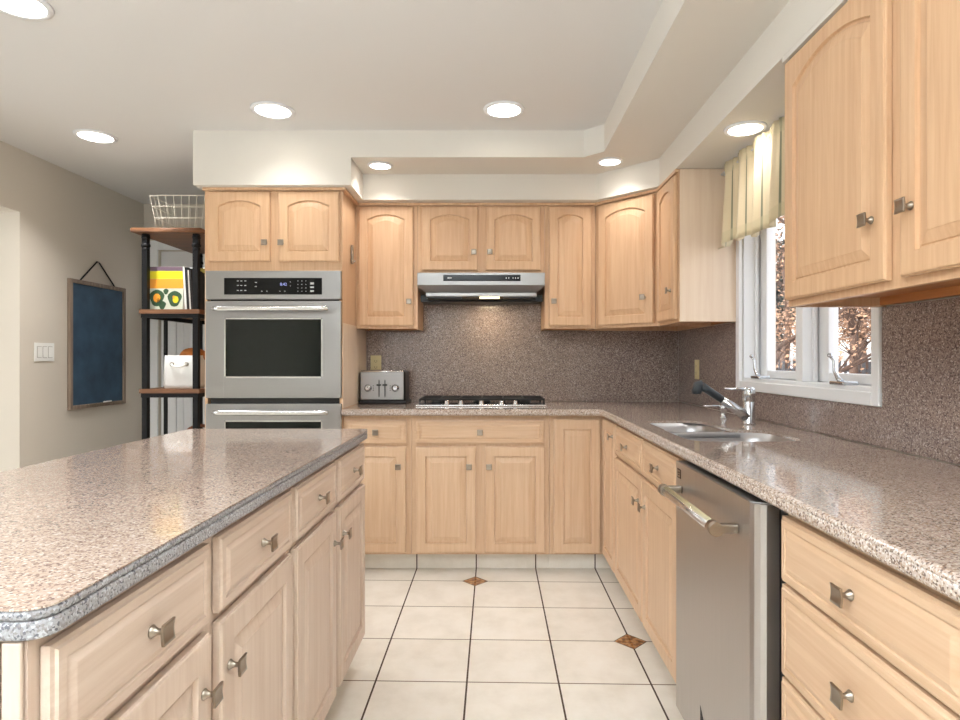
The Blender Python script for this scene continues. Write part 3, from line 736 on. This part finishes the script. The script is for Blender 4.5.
bm = B(); box(bm, .640 - .85, .96 - .85, 2.345 - 2.36, 2.381 - 2.36, .885 - .70, .9026 - .70, .004); obj('divider', bm, SSK, sk)
# faucet with pull-out spray
fx, fy = 1.08, 2.56
fa = thing('faucet', 'chrome single lever faucet with black pull-out spray head', 'faucet', (fx, fy, .9147))
bm = B(); lathe(bm, [(.028, 0), (.028, .006), (.026, .010), (.0255, .092), (.0240, .094), (.0240, .097), (.0265, .099), (.0265, .140), (.023, .151), (.012, .157)], 28); obj('body', bm, CHROME, fa)
bm = B(); sd = Vector((-.80, -.10, .52)).normalized()
p0 = Vector((-.010, 0, .034)); tube(bm, [p0, p0 + sd * .05, p0 + sd * .13], [.026, .019, .0165], 18); obj('spout', bm, CHROME, fa)
bm = B(); tube(bm, [p0 + sd * .131, p0 + sd * .15, p0 + sd * .20, p0 + sd * .238], [.0155, .0165, .0165, .018], 18)
q = p0 + sd * .238; tube(bm, [q + Vector((.004, 0, .008)), q + Vector((-.014, 0, .002)), q + Vector((-.020, 0, -.022)), q + Vector((-.02, 0, -.034))], [.016, .021, .021, .019], 18); obj('spray_head', bm, GREYPL, fa, 'black pull-out spray head')
bm = B(); tube(bm, [(.01, 0, .146), (-.03, -.002, .148), (-.105, -.006, .150)], [.008, .0065, .0055], 12); obj('lever', bm, CHROME, fa)
so = thing('soap_dispenser', 'small chrome soap dispenser behind the sink, left of the faucet', 'soap dispenser', (1.065, 2.80, .9147))
bm = B(); lathe(bm, [(.020, 0), (.020, .004), (.013, .008), (.013, .036), (.017, .039), (.017, .060), (.010, .064)], 20); obj('body', bm, CHROME, so)
bm = B(); tube(bm, [(0, 0, .055), (-.05, -.002, .058), (-.095, -.004, .057)], [.006, .0055, .005], 10); obj('nozzle', bm, CHROME, so)

# ------------------------------------------------------------------ dishwasher
dw = thing('dishwasher', 'stainless steel dishwasher with long bar handle', 'dishwasher', (.62, 1.62, 0))
bm = B(); box(bm, .012, .575, -.335, .34, .03, .872); obj('tub', bm, BLACK, dw, 'black inner casing')
bm = B(); pl = [(-.045, -.262), (-.045, .283), (.010, .283), (.010, -.288), (-.018, -.288), (-.030, -.284), (-.040, -.275)]
prism(bm, pl[::-1], .10, .868); obj('door', bm, SSV, dw)
bm = B(); prism(bm, [(-.0452, .282), (-.0452, -.262), (.009, -.288), (.009, .282)], .8683, .8705); obj('door_edge', bm, SS, dw, 'dark top edge strip')
bm = B(); box(bm, .03, .06, -.33, .335, .002, .10); obj('toe_panel', bm, BLACK, dw)
bm = B(); hx = -.098; hz = .790
tube(bm, [(hx, -.180, hz), (hx, .215, hz)], .0135, 20); hd = obj('handle', bm, SSB, dw, 'bar handle with pale ribbed grip')
for y in (-.195, .230):
    s = -1 if y < 0 else 1; bm = B()
    tube(bm, [(hx, y - s * .022, hz), (hx, y - s * .002, hz), (hx, y + s * .012, hz)], [.0165, .0175, .0165], 20)
    box(bm, hx, -.0455, y - .010, y + .010, hz - .010, hz + .012, .003)
    obj('handle_bracket', bm, NICKEL, hd)
bm = B(); 
for k in range(5): 
    a = R(70 + k * 14); tube(bm, [(hx + .0138 * math.cos(a), -.170, hz + .0138 * math.sin(a)), (hx + .0138 * math.cos(a), .205, hz + .0138 * math.sin(a))], .0012, 6)
obj('grip_ribs', bm, BRASSY, hd, 'pale brass coloured ribs')
bm = B(); box(bm, -.0462, -.0451, .235, .268, .822, .850); bd = obj('badge', bm, IRON, dw, 'small dark framed badge')
bm = B(); box(bm, -.0466, -.0461, .238, .265, .825, .847); obj('badge_face', bm, NICKEL, bd)
bm = B(); box(bm, -.0470, -.0465, .243, .260, .838, .841); box(bm, -.0470, -.0465, .245, .257, .831, .834); obj('badge_mark', bm, IRON, bd)
bm = B(); prism(bm, [(0, 0), (.045, 0), (0, .05)], 0, .0006, M=Matrix.Translation((-.0452, .06, .178)) @ Matrix(((0, 0, -1, 0), (-1, 0, 0, 0), (0, 1, 0, 0), (0, 0, 0, 1)))); obj('sticker', bm, IRON, dw, 'small dark corner sticker')

# ------------------------------------------------------------------ range hood
HX0, HX1 = -.4560, .3080; hc = (HX0 + HX1) / 2
hd = thing('range_hood', 'stainless under-cabinet range hood with black control strip', 'range hood', (hc, YB - .012, 1.546)); W2 = (HX1 - HX0) / 2 - .002
bm = B(); y0 = 3.600 - (YB - .012); box(bm, -W2, W2, y0, 0, .083, .158, .002)
def quad_block(bm, lo, hi):
    vs = [bm.verts.new(p) for p in lo + hi]
    for f in ((0,3,2,1),(4,5,6,7),(0,1,5,4),(1,2,6,5),(2,3,7,6),(3,0,4,7)): bm.faces.new([vs[i] for i in f])
obj('canopy', bm, SS, hd)
bm = B(); quad_block(bm, [(-W2 + .048, y0 + .045, .042), (W2 - .048, y0 + .045, .042), (W2, y0 + .16, .042), (-W2, y0 + .16, .042)], [(-W2, y0 + .001, .0825), (W2, y0 + .001, .0825), (W2, y0 + .16, .0825), (-W2, y0 + .16, .0825)])
box(bm, -W2 + .046, W2 - .046, y0 + .036, y0 + .046, .020, .044, .003)
obj('visor', bm, SS, hd)
bm = B(); box(bm, -W2 + .002, W2 - .002, y0 + .161, -.001, 0, .0822); box(bm, -W2 + .05, W2 - .05, y0 + .05, y0 + .1605, .012, .0415); ub = obj('underside', bm, BLACK, hd, 'black underside')
bm = B(); box(bm, -.115, .13, y0 + .048, y0 + .0495, .006, .034); obj('filter', bm, GREYM, hd, 'brown mesh filter')
bm = B(); box(bm, -.010, .110, y0 + .040, y0 + .0475, .008, .0195, .002); lt = obj('lamp_lens', bm, EMH, hd, 'glowing amber lamp lens')
bm = B(); box(bm, -.225, .235, y0 - .0025, y0 - .0003, .108, .145, .001); hp = obj('control_strip', bm, BGLASS, hd, 'glossy black control strip')
bm = B(); box(bm, -.199, -.174, y0 - .0032, y0 - .0026, .123, .129); obj('marking', bm, KEYW, hp, 'small white lettering mark')
for x in (.150, .165, .190, .205, .220):
    bm = B(); box(bm, x - .003, x + .003, y0 - .0032, y0 - .0026, .122, .130); obj('marking', bm, KEYW, hp)
lamp('hood_lamp', 'AREA', (.05, y0 + .20, -.006), (0, 0, 0), 1.1, (1.0, .78, .5), .12, .06, parent=hd)

# ------------------------------------------------------------------ cooktop
ck = thing('cooktop', 'five burner gas cooktop with black grates and front knobs', 'cooktop', (-.07, 3.66, .9149))
bm = B(); prism(bm, rrect(-.385, .385, -.150, .215, .012), .0, .009, rnd=.003); obj('base', bm, SSB, ck)
bm = B(); prism(bm, rrect(-.372, .375, -.095, .205, .01), .0092, .0120); obj('surface', bm, BGLASS, ck, 'black surface beneath the grates')
for (x, y, r) in ((-.27, .12, .036), (-.27, -.02, .028), (.0, .05, .045), (.26, .12, .036), (.26, -.02, .028)):
    bm = B(); lathe(bm, [(r * 1.2, 0), (r * 1.2, .006), (r, .009), (r, .017), (r * .8, .020)], 24, Matrix.Translation((x, y, .0122))); obj('burner', bm, GRATE, ck)
for (x0, x1) in ((-.365, -.135), (-.125, .125), (.135, .368)):
    bm = B(); z = .036; r = .006; ya, yb = -.085, .198
    tube(bm, [(x0, ya, z), (x1, ya, z), (x1, yb, z), (x0, yb, z), (x0, ya, z)], r, 8)
    xm = (x0 + x1) / 2; tube(bm, [(xm, ya, z), (xm, yb, z)], r, 8); tube(bm, [(x0, .055, z), (x1, .055, z)], r, 8)
    for yy in (-.02, .125): tube(bm, [(x0 + .0, yy, z), (x1, yy, z)], r * .8, 8)
    for (a, b_) in ((x0, ya), (x1, ya), (x0, yb), (x1, yb)): tube(bm, [(a, b_, .0122), (a, b_, z)], .005, 8)
    obj('grate', bm, GRATE, ck)
for px in (447, 461, 481.4, 501.5, 515.3):
    X = (px - HX) / F * 3.545 + .07
    bm = B(); lathe(bm, [(.017, 0), (.018, .003), (.015, .006), (.014, .020), (.011, .023)], 20, Matrix.Translation((X, -.122, .0092))); obj('knob', bm, SSB, ck)

# ------------------------------------------------------------------ toaster
to = thing('toaster', 'four slice stainless toaster with black base and two dials', 'toaster', (-.681, 3.80, .9147))
bm = B(); box(bm, -.140, .140, -.098, .098, .006, .204, .018, 3); obj('housing', bm, BLACK, to, 'black housing')
bm = B(); box(bm, -.146, .150, -.104, .104, 0, .020, .006); obj('base', bm, BLACK, to)
bm = B(); box(bm, -.132, .132, -.106, -.0985, .026, .196, .0035); fp = obj('front_panel', bm, SS, to, 'polished front panel')
bm = B(); tube(bm, [(-.130, -.094, .198), (.130, -.094, .198)], .0075, 12); obj('top_edge', bm, SSB, to)
for x in (-.018, .018):
    bm = B(); box(bm, x - .003, x + .003, -.1075, -.1062, .045, .145); box(bm, x - .0008, x + .0008, -.1075, -.1062, .04, .15); obj('slot', bm, BLACK, fp, 'black lever slot')
    bm = B(); box(bm, x - .014, x + .014, -.122, -.1077, .112, .122, .003); obj('lever', bm, BLACK, fp)
for x in (-.085, .082):
    bm = B(); M_ = Matrix.Translation((x, -.1062, .098)) @ Matrix.Rotation(PI/2, 4, 'X'); lathe(bm, [(.023, 0), (.023, .003), (.016, .005), (.015, .016), (.012, .018)], 24, M_); dl = obj('dial', bm, CHROME, fp)
    bm = B(); box(bm, x - .0015, x + .0015, -.1252, -.1243, .098, .108); obj('pointer', bm, BLACK, dl)
    s = 1 if x < 0 else -1
    bm = B()
    for z in (.085, .098, .111): lathe(bm, [(.003, 0), (.003, .002)], 10, Matrix.Translation((x + s * .032, -.1062, z)) @ Matrix.Rotation(PI/2, 4, 'X'))
    obj('buttons', bm, BLACK, fp)
bm = B()
for x in (-.07, .07):
    for y in (-.04, .04): box(bm, x - .055, x + .055, y - .012, y + .012, .2042, .2055)
obj('bread_slots', bm, IRON, to)

# ------------------------------------------------------------------ outlets, switch, small tower hook
def outlet(label, loc, rz, plate, w=.070, gang=1, sw=False, name='outlet'):
    t = thing(name, label, 'outlet' if not sw else 'light switch', loc, rz)
    bm = B(); box(bm, -w/2, w/2, -.006, 0, -.0575, .0575, .0025); pl = obj('plate', bm, plate, t)
    if sw:
        for x in (-.046, 0, .046):
            bm = B(); box(bm, x - .0185, x + .0185, -.0068, -.0061, -.036, .036); fr_ = obj('rocker_frame', bm, TOEM, pl)
            bm = B(); box(bm, x - .0155, x + .0155, -.0095, -.0069, -.033, .033, .002); obj('rocker', bm, PLAST, fr_)
    else:
        for z in (-.02, .02):
            bm = B(); box(bm, -.0165, .0165, -.0085, -.0061, z - .014, z + .014, .003); fc = obj('receptacle', bm, plate, pl)
            bm = B(); box(bm, -.008, -.006, -.0090, -.0086, z - .004, z + .006); box(bm, .006, .008, -.0090, -.0086, z - .004, z + .006); box(bm, -.002, .002, -.0090, -.0086, z - .010, z - .007); obj('slots', bm, BLACK, fc)
    return t
outlet('ivory wall outlet on the back wall above the toaster', (-.768, YB - .0122, 1.156), 0, IVORY)
outlet('ivory wall outlet on the right wall behind the faucet', (XR - .0110, 3.585, 1.128), -PI/2, IVORY)
outlet('white triple light switch on the left wall', (XL + .0005, 3.765, 1.233), PI/2, PLAST, .165, sw=True, name='light_switch')
t = thing('bottle_opener', 'small metal bottle opener hung on the side of the oven tower', 'bottle opener', (TX1 + .0035, 3.53, 1.80))
bm = B(); box(bm, 0, .012, -.012, .012, -.055, .055, .004); obj('plate', bm, NICKEL, t)
bm = B(); 
for k in range(6): lathe(bm, [(.004, 0), (.005, .003), (.004, .006)], 8, Matrix.Translation((.006, .018 + k * .009, -.05 + .004 * k)))
obj('chain', bm, CHROME, t)

# ------------------------------------------------------------------ recessed lights
def downlight(label, x, y, z, r, k=1.0, sp=118):
    t = thing('recessed_light', label, 'recessed light', (x, y, z - .0005), 0, 'recessed ceiling lights')
    bm = B(); lathe(bm, [(r, -.008), (r * 1.05, -.010), (r * 1.22, -.007), (r * 1.25, -.0005), (r, -.0005), (r, -.008)], 36, cap=False); obj('trim_ring', bm, WHITE, t)
    bm = B(); lathe(bm, [(r * .6, -.0042), (r, -.004), (r, -.001), (r * .6, -.001)], 36); obj('lens', bm, EM, t, 'glowing lens')
    lamp('downlight_lamp', 'AREA', (0, 0, -.014), (0, 0, 0), k * LAMP_W * (r / .085) ** 2, (1.0, .985, .97), r * 1.8, parent=t, shape='DISK', spread=R(sp))
downlight('recessed light in the left ceiling corner above the chalkboard', -2.21, 3.36, ZC, .085, 2.0)
downlight('recessed light in the main ceiling in front of the oven tower', -1.098, 3.01, ZC, .085, .4)
downlight('recessed light in the main ceiling in front of the range hood', .052, 3.0, ZC, .082, .4)
downlight('recessed light at the top left corner of the photo', -1.655, 2.10, ZC, .085)
downlight('small recessed light in the dropped border above the tall cabinet beside the tower', -.64, 3.413, ZT, .056, .7)
downlight('small recessed light in the dropped border by the corner cabinet', .644, 3.345, ZT, .056, .7)
downlight('recessed light in the soffit over the sink window', 1.028, 2.47, ZS, .066, .3)
for x, y in ((-1.2, .6), (-1.2, -1.2), (-.1, -1.2), (-.2, .7)):  # added lamps outside the view, brightening the foreground
    downlight('added unseen recessed light in the near part of the ceiling by the near end of the island', x, y, ZC, .085, .9, 168)

# ------------------------------------------------------------------ chalkboard
cb = thing('chalkboard', 'hanging blue-black chalkboard in weathered wood frame on left wall', 'chalkboard', (XL + .002, 4.268, .855))
bm = B(); f = .026; hw_ = .30; H = .867
box(bm, 0, .022, -hw_, -hw_ + f, 0, H, .002); box(bm, 0, .022, hw_ - f, hw_, 0, H, .002); box(bm, 0, .022, -hw_ + f, hw_ - f, 0, f, .002); box(bm, 0, .022, -hw_ + f, hw_ - f, H - f, H, .002)
obj('frame', bm, WOOD_GREY, cb)
bm = B(); box(bm, .001, .010, -hw_ + f, hw_ - f, f, H - f); obj('board', bm, CHALK, cb)
bm = B(); tube(bm, [(.008, -.19, H - .004), (.006, -.01, H + .152), (.006, .01, H + .152), (.008, .19, H - .004)], .005, 8); obj('hanging_cord', bm, IRON, cb, 'black leather cord')
bm = B(); lathe(bm, [(.003, 0), (.006, .002), (.006, .012)], 10, Matrix.Translation((.002, 0, H + .15)) @ Matrix.Rotation(PI/2, 4, 'Y')); obj('nail', bm, NICKEL, cb)
bm = B(); tube(bm, [(XL + .028, 4.30, .855 + f + .005), (XL + .028, 4.385, .855 + f + .005)], .0045, 8); centre(tag(obj('chalk', bm, PLAST), 'short stick of white chalk on the bottom rail of the chalkboard', 'chalk'))
bm = B(); box(bm, .0225, .034, -.14, .18, .020, .026, .001); obj('chalk_ledge', bm, WOOD_GREY, cb)

# ------------------------------------------------------------------ étagère and what stands on it
EX0, EX1, EY0, EY1 = -2.150, -1.800, 3.685, 4.40
es = thing('shelf_unit', 'tall narrow shelf unit of black metal posts and wood boards', 'shelf', ((EX0 + EX1) / 2, (EY0 + EY1) / 2, 0))
ox, oy = (EX0 + EX1) / 2, (EY0 + EY1) / 2
for x in (EX0 + .020, EX1 - .020):
    for y in (EY0 + .020, EY1 - .020):
        bm = B(); box(bm, x - .017 - ox, x + .017 - ox, y - .017 - oy, y + .017 - oy, 0, 1.955, .003)
        for z, r in ((1.885, .026), (1.86, .021), (1.935, .024)): lathe(bm, [(r * .8, -.012), (r, -.006), (r, .006), (r * .8, .012)], 16, Matrix.Translation((x - ox, y - oy, z)))
        obj('post', bm, IRON, es)
for x in (EX0 + .012, EX1 - .012):
    bm = B(); box(bm, x - .009 - ox, x + .009 - ox, 3.935 - oy, 3.953 - oy, .15, 1.465); obj('thin_post', bm, IRON, es)
bm = B(); tp = [(EX0 - .045 - ox, EY0 - .03 - oy), (EX1 + .03 - ox, EY0 - .03 - oy), (EX1 + .03 - ox, EY1 + .02 - oy), (EX0 - .045 - ox, EY1 + .02 - oy)]
prism(bm, tp, 1.957, 1.985, rnd=.006); obj('top_board', bm, WOOD_SHELF, es)
for z in (1.493, 1.007, .52, .14):
    bm = B(); prism(bm, [(EX0 - .008 - ox, EY0 - .004 - oy), (EX1 + .008 - ox, EY0 - .004 - oy), (EX1 + .008 - ox, EY1 - oy), (EX0 - .008 - ox, EY1 - oy)], z - .026, z); obj('shelf_board', bm, WOOD_SHELF, es)
    bm = B()
    for (a, b_, c, d) in ((EX0, EX1, EY0 + .002, EY0 + .02), (EX0, EX1, EY1 - .02, EY1 - .002), (EX0 + .002, EX0 + .02, EY0, EY1), (EX1 - .02, EX1 - .002, EY0, EY1)):
        box(bm, a - ox, b_ - ox, c - oy, d - oy, z - .052, z - .0265)
    obj('frame_rail', bm, IRON, es)
# wire basket
wb_ = thing('wire_basket', 'cream wire basket on top of the shelf unit', 'basket', (-1.945, 3.87, 1.9855))
bm = B(); rt = .0028
def rim(z, s, y0=-.13, y1=.13):
    hx = .135 + .035 * s; a = y0 - .02 * s; b2 = y1 + .02 * s
    return [(-hx, a, z), (hx, a, z), (hx, b2, z), (-hx, b2, z), (-hx, a, z)]
for z, s in ((.003, 0), (.075, .35), (.145, .68), (.21, 1.0)): tube(bm, rim(z, s), rt, 6)
n = 7
for k in range(n + 1):
    u = -1 + 2 * k / n
    for sy in (-1, 1): tube(bm, [(u * .135, sy * .13, .003), (u * .17, sy * .15, .21)], rt * .8, 5)
for k in range(1, 6):
    u = -1 + 2 * k / 6
    for sx in (-1, 1): tube(bm, [(sx * .135, u * .13, .003), (sx * .17, u * .15, .21)], rt * .8, 5)
    tube(bm, [(-.135, u * .13, .003), (.135, u * .13, .003)], rt * .8, 5)
obj('wire_body', bm, WIRE, wb_)
# books
def book(label, w, d, h, loc, rot, col, marks=None, group='books on the shelf unit'):
    """w thickness (x), d depth (y), h height"""
    t = thing('book', label, 'book', loc, 0, group); t.rotation_euler = rot
    bm = B(); c = .002
    box(bm, -w/2, -w/2 + c, 0, d, 0, h); box(bm, w/2 - c, w/2, 0, d, 0, h); box(bm, -w/2 + c, w/2 - c, 0, c, 0, h)
    obj('cover', bm, plain('cover', col, .45), t)
    bm = B(); box(bm, -w/2 + c, w/2 - c, c, d - .004, .003, h - .003); obj('pages', bm, PLAST, t)
    return t
SH2 = 1.4935
YEL = plain('yellow_print', srgb(226, 214, 40), .4); ORG = plain('orange_print', srgb(238, 160, 54), .4); PUR = plain('mauve_print', srgb(112, 92, 108), .4)
GRN = plain('green_print', srgb(52, 84, 56), .4, noise=.4, nscale=40); LGR = plain('pale_print', srgb(206, 212, 196), .4)
mg = thing('cookbook', 'cookbook facing out, mauve yellow and orange bands over stuffed avocado picture', 'book', (-2.032, 3.745, SH2), 0, 'books on the shelf unit'); mg.rotation_euler = (R(-4), 0, 0)
bm = B(); box(bm, -.108, .108, .0, .0215, 0, .272, .001); obj('cover', bm, plain('cookbook_cover', srgb(215, 213, 205), .4), mg)
for (z0, z1, m_) in ((.245, .271, PUR), (.195, .244, YEL), (.135, .194, ORG)):
    bm = B(); box(bm, -.107, .107, -.0012, -.0002, z0, z1); obj('printed_band', bm, m_, mg)
bm = B(); box(bm, -.107, .107, -.0012, -.0002, .002, .134); obj('printed_picture', bm, LGR, mg)
for (cx, cz, s, m_) in ((-.055, .075, 1, GRN), (.055, .07, .95, GRN), (-.02, .03, .5, GRN), (.0, .115, .35, GRN)):
    bm = B()
    prism(bm, [(cx + s * .044 * math.cos(a) * (1 + .15 * math.sin(3 * a)), cz + s * .052 * math.sin(a)) for a in [2*PI*k/20 for k in range(20)]], 0, .0008, M=Matrix.Translation((0, -.0013, 0)) @ Matrix.Rotation(PI/2, 4, 'X')); obj('avocado_print', bm, m_, mg)
for (cx, cz, s, m_) in ((-.055, .075, .55, ORG), (-.045, .06, .25, BLACK), (.062, .065, .45, YEL), (.05, .08, .2, ORG)):
    bm = B(); prism(bm, [(cx + s * .04 * math.cos(a), cz + s * .05 * math.sin(a)) for a in [2*PI*k/16 for k in range(16)]], 0, .0008, M=Matrix.Translation((0, -.0022, 0)) @ Matrix.Rotation(PI/2, 4, 'X')); obj('filling_print', bm, m_, mg)
lean = R(-3.2)
BW = [('slim white book leaning next to the cookbook', .012, .19, .268, srgb(232, 232, 230)), ('black spined book leaning second from the cookbook', .014, .20, .262, srgb(20, 20, 24)),
      ('pale grey book leaning third from the cookbook', .008, .18, .245, srgb(206, 200, 194)), ('black and orange book leaning fourth from the cookbook', .012, .20, .25, srgb(30, 24, 24))]
x = -1.906
for lb, w_, d_, h_, c_ in BW:
    book(lb, w_, d_, h_, (x + w_/2, 3.735, SH2 + .001), (0, lean, 0), c_); x += w_ * 1.02 + .0012
book('olive-yellow book standing behind the cookbook, top showing', .03, .19, .305, (-1.915, 4.07, SH2), (0, 0, R(90)), srgb(168, 150, 60))
book('tall brown book standing at the right back of the shelf', .03, .18, .26, (-1.93, 4.13, SH2), (0, 0, 0), srgb(78, 44, 30))
book('thin dark red book beside the tall brown book at the back', .022, .18, .25, (-1.96, 4.13, SH2), (0, 0, 0), srgb(60, 24, 24))
# canvas bin
cn = thing('fabric_bin', 'white canvas storage bin with rope handle on the shelf', 'bin', (-1.943, 3.86, 1.0075))
bm = B()
def ring_(z, hx, hy): return [bm.verts.new((p[0], p[1], z)) for p in rrect(-hx, hx, -hy, hy, .03, 4)]
rs = [ring_(0, .105, .115), ring_(.02, .11, .12), ring_(.12, .108, .12), ring_(.205, .104, .118), ring_(.205, .099, .113), ring_(.01, .10, .11)]
for a, b_ in zip(rs[:-1], rs[1:]):
    for k in range(len(a)):
        f = bm.faces.new((a[k], a[(k+1) % len(a)], b_[(k+1) % len(a)], b_[k])); f.smooth = True
bm.faces.new(rs[0][::-1]); bm.faces.new(rs[-1]); obj('body', bm, CANVAS, cn)
bm = B(); tube(bm, [(-.045, -.118, .150), (-.045, -.130, .150), (-.03, -.136, .138), (0, -.138, .134), (.03, -.136, .138), (.045, -.130, .150), (.045, -.118, .150)], .007, 10); obj('rope_handle', bm, PLAST, cn)
for x in (-.045, .045):
    bm = B(); lathe(bm, [(.008, 0), (.013, 0), (.013, .003), (.008, .003)], 16, Matrix.Translation((x, -.1205, .150)) @ Matrix.Rotation(PI/2, 4, 'X'), cap=False); obj('grommet', bm, NICKEL, cn)
bm = B(); box(bm, -.1125, -.1095, -.075, -.045, .05, .13); obj('side_tag', bm, BLACK, cn, 'small black tag')
bm = B()
bmesh.ops.create_icosphere(bm, subdivisions=3, radius=1)
for v in bm.verts:
    n_ = math.sin(v.co.x * 7) * math.cos(v.co.y * 6) * .06; v.co = Vector((v.co.x * .082, v.co.y * .09, v.co.z * .06)) * (1 + n_)
bmesh.ops.translate(bm, verts=bm.verts, vec=(-1.915, 3.86, 1.203))
for f in bm.faces: f.smooth = True
centre(tag(obj('rolled_cloth', bm, TOWEL), 'rust and brown rolled cloth bulging out of the canvas bin', 'cloth'))
# round basket on the next shelf down
bk = thing('wicker_basket', 'dark wicker basket whose arched handle peeks above the island top', 'basket', (-1.885, 3.90, .5205))
bm = B(); lathe(bm, [(.08, 0), (.10, .02), (.115, .10), (.12, .16), (.112, .16), (.105, .03), (.02, .02)], 28, cap=False); obj('body', bm, WICK, bk)
bm = B(); tube(bm, [(.115 * math.cos(a), 0, .15 + .09 * math.sin(a)) for a in [PI * k / 14 for k in range(15)]], .011, 10); obj('handle', bm, WICK, bk)

# ------------------------------------------------------------------ valance
def fabric():
    m, t, b = new_mat('striped_valance'); N = t.nodes.new; L_ = t.links
    tc = N('ShaderNodeTexCoord'); uv = tc.outputs['UV']; sp = N('ShaderNodeSeparateXYZ'); L_.new(uv, sp.inputs[0])
    def stripes(src, freq, wdt, soft):
        mu = N('ShaderNodeMath'); mu.operation = 'MULTIPLY'; mu.inputs[1].default_value = freq; L_.new(src, mu.inputs[0])
        pg = N('ShaderNodeMath'); pg.operation = 'PINGPONG'; pg.inputs[1].default_value = .5; L_.new(mu.outputs[0], pg.inputs[0])
        mr = N('ShaderNodeMapRange'); mr.inputs['From Min'].default_value = wdt; mr.inputs['From Max'].default_value = wdt + soft; mr.inputs['To Min'].default_value = 1; mr.inputs['To Max'].default_value = 0
        L_.new(pg.outputs[0], mr.inputs['Value']); return mr.outputs[0]
    def mix(f, A, B_, k=1.0):
        x = N('ShaderNodeMix'); x.data_type = 'RGBA'; mm = N('ShaderNodeMath'); mm.operation = 'MULTIPLY'; mm.inputs[1].default_value = k
        L_.new(f, mm.inputs[0]); L_.new(mm.outputs[0], x.inputs['Factor'])
        if isinstance(A, tuple): x.inputs['A'].default_value = A
        else: L_.new(A, x.inputs['A'])
        x.inputs['B'].default_value = B_; return x.outputs['Result']
    c = mix(stripes(sp.outputs[0], 13.0, .035, .02), srgb(232, 216, 184), srgb(126, 130, 106), .9)
    c = mix(stripes(sp.outputs[0], 4.0, .10, .02), c, srgb(210, 200, 176), .3)
    c = mix(stripes(sp.outputs[1], 1.0, .13, .02), c, srgb(216, 204, 168), .5)
    L_.new(c, b.inputs['Base Color']); b.inputs['Roughness'].default_value = .9
    tr = N('ShaderNodeBsdfTranslucent'); L_.new(c, tr.inputs[0]); mx = N('ShaderNodeMixShader'); mx.inputs[0].default_value = .2
    out = t.nodes['Material Output']; L_.new(b.outputs[0], mx.inputs[1]); L_.new(tr.outputs[0], mx.inputs[2]); L_.new(mx.outputs[0], out.inputs[0])
    return m
va = thing('valance', 'yellow and green striped fabric valance hanging over the window', 'curtain', (1.12, 2.43, 1.72))
bm = B(); uvl = bm.loops.layers.uv.new('UVMap'); nu, nv = 150, 16
ya, yb_ = 2.965, 1.92; pts = []
for i in range(nu + 1):
    u = i / nu; col = []
    for j in range(nv + 1):
        v = j / nv; ph = u * 2 * PI * 6.5
        amp = .010 + .020 * (1 - v); y = ya + (yb_ - ya) * u
        if u < .08: x = 1.108 + (.08 - u) / .08 * .07 * v ** .2
        else: x = 1.108
        x += amp * math.sin(ph) + .004 * math.sin(ph * 3.1 + 2); y += .012 * (1 - v) * math.cos(ph) + (.012 * (1 - v) if u < .15 else 0)
        zb = 1.725 + .012 * math.sin(ph + .8) + .012 * math.sin(u * 11)
        z = zb + (2.118 - zb) * v
        if v > .9: x += .005 * math.sin(u * 2*PI * 34)
        col.append(bm.verts.new((min(x, XR - .025) - 1.12, y - 2.43, z - 1.72)))
    pts.append(col)
for i in range(nu):
    for j in range(nv):
        f = bm.faces.new((pts[i][j], pts[i+1][j], pts[i+1][j+1], pts[i][j+1])); f.smooth = True
        for lp, (a, b_) in zip(f.loops, ((i, j), (i+1, j), (i+1, j+1), (i, j+1))): lp[uvl].uv = (a / nu, b_ / nv)
o = obj('fabric', bm, fabric(), va, normals=False)
md = o.modifiers.new('solid', 'SOLIDIFY'); md.thickness = .0025
bm = B(); tube(bm, [(XR - .004 - 1.12, 2.968 - 2.43, 2.095 - 1.72), (1.122 - 1.12, 2.968 - 2.43, 2.095 - 1.72), (1.122 - 1.12, 1.91 - 2.43, 2.095 - 1.72), (XR - .004 - 1.12, 1.91 - 2.43, 2.095 - 1.72)], .006, 8); obj('curtain_rod', bm, WHITE, va)
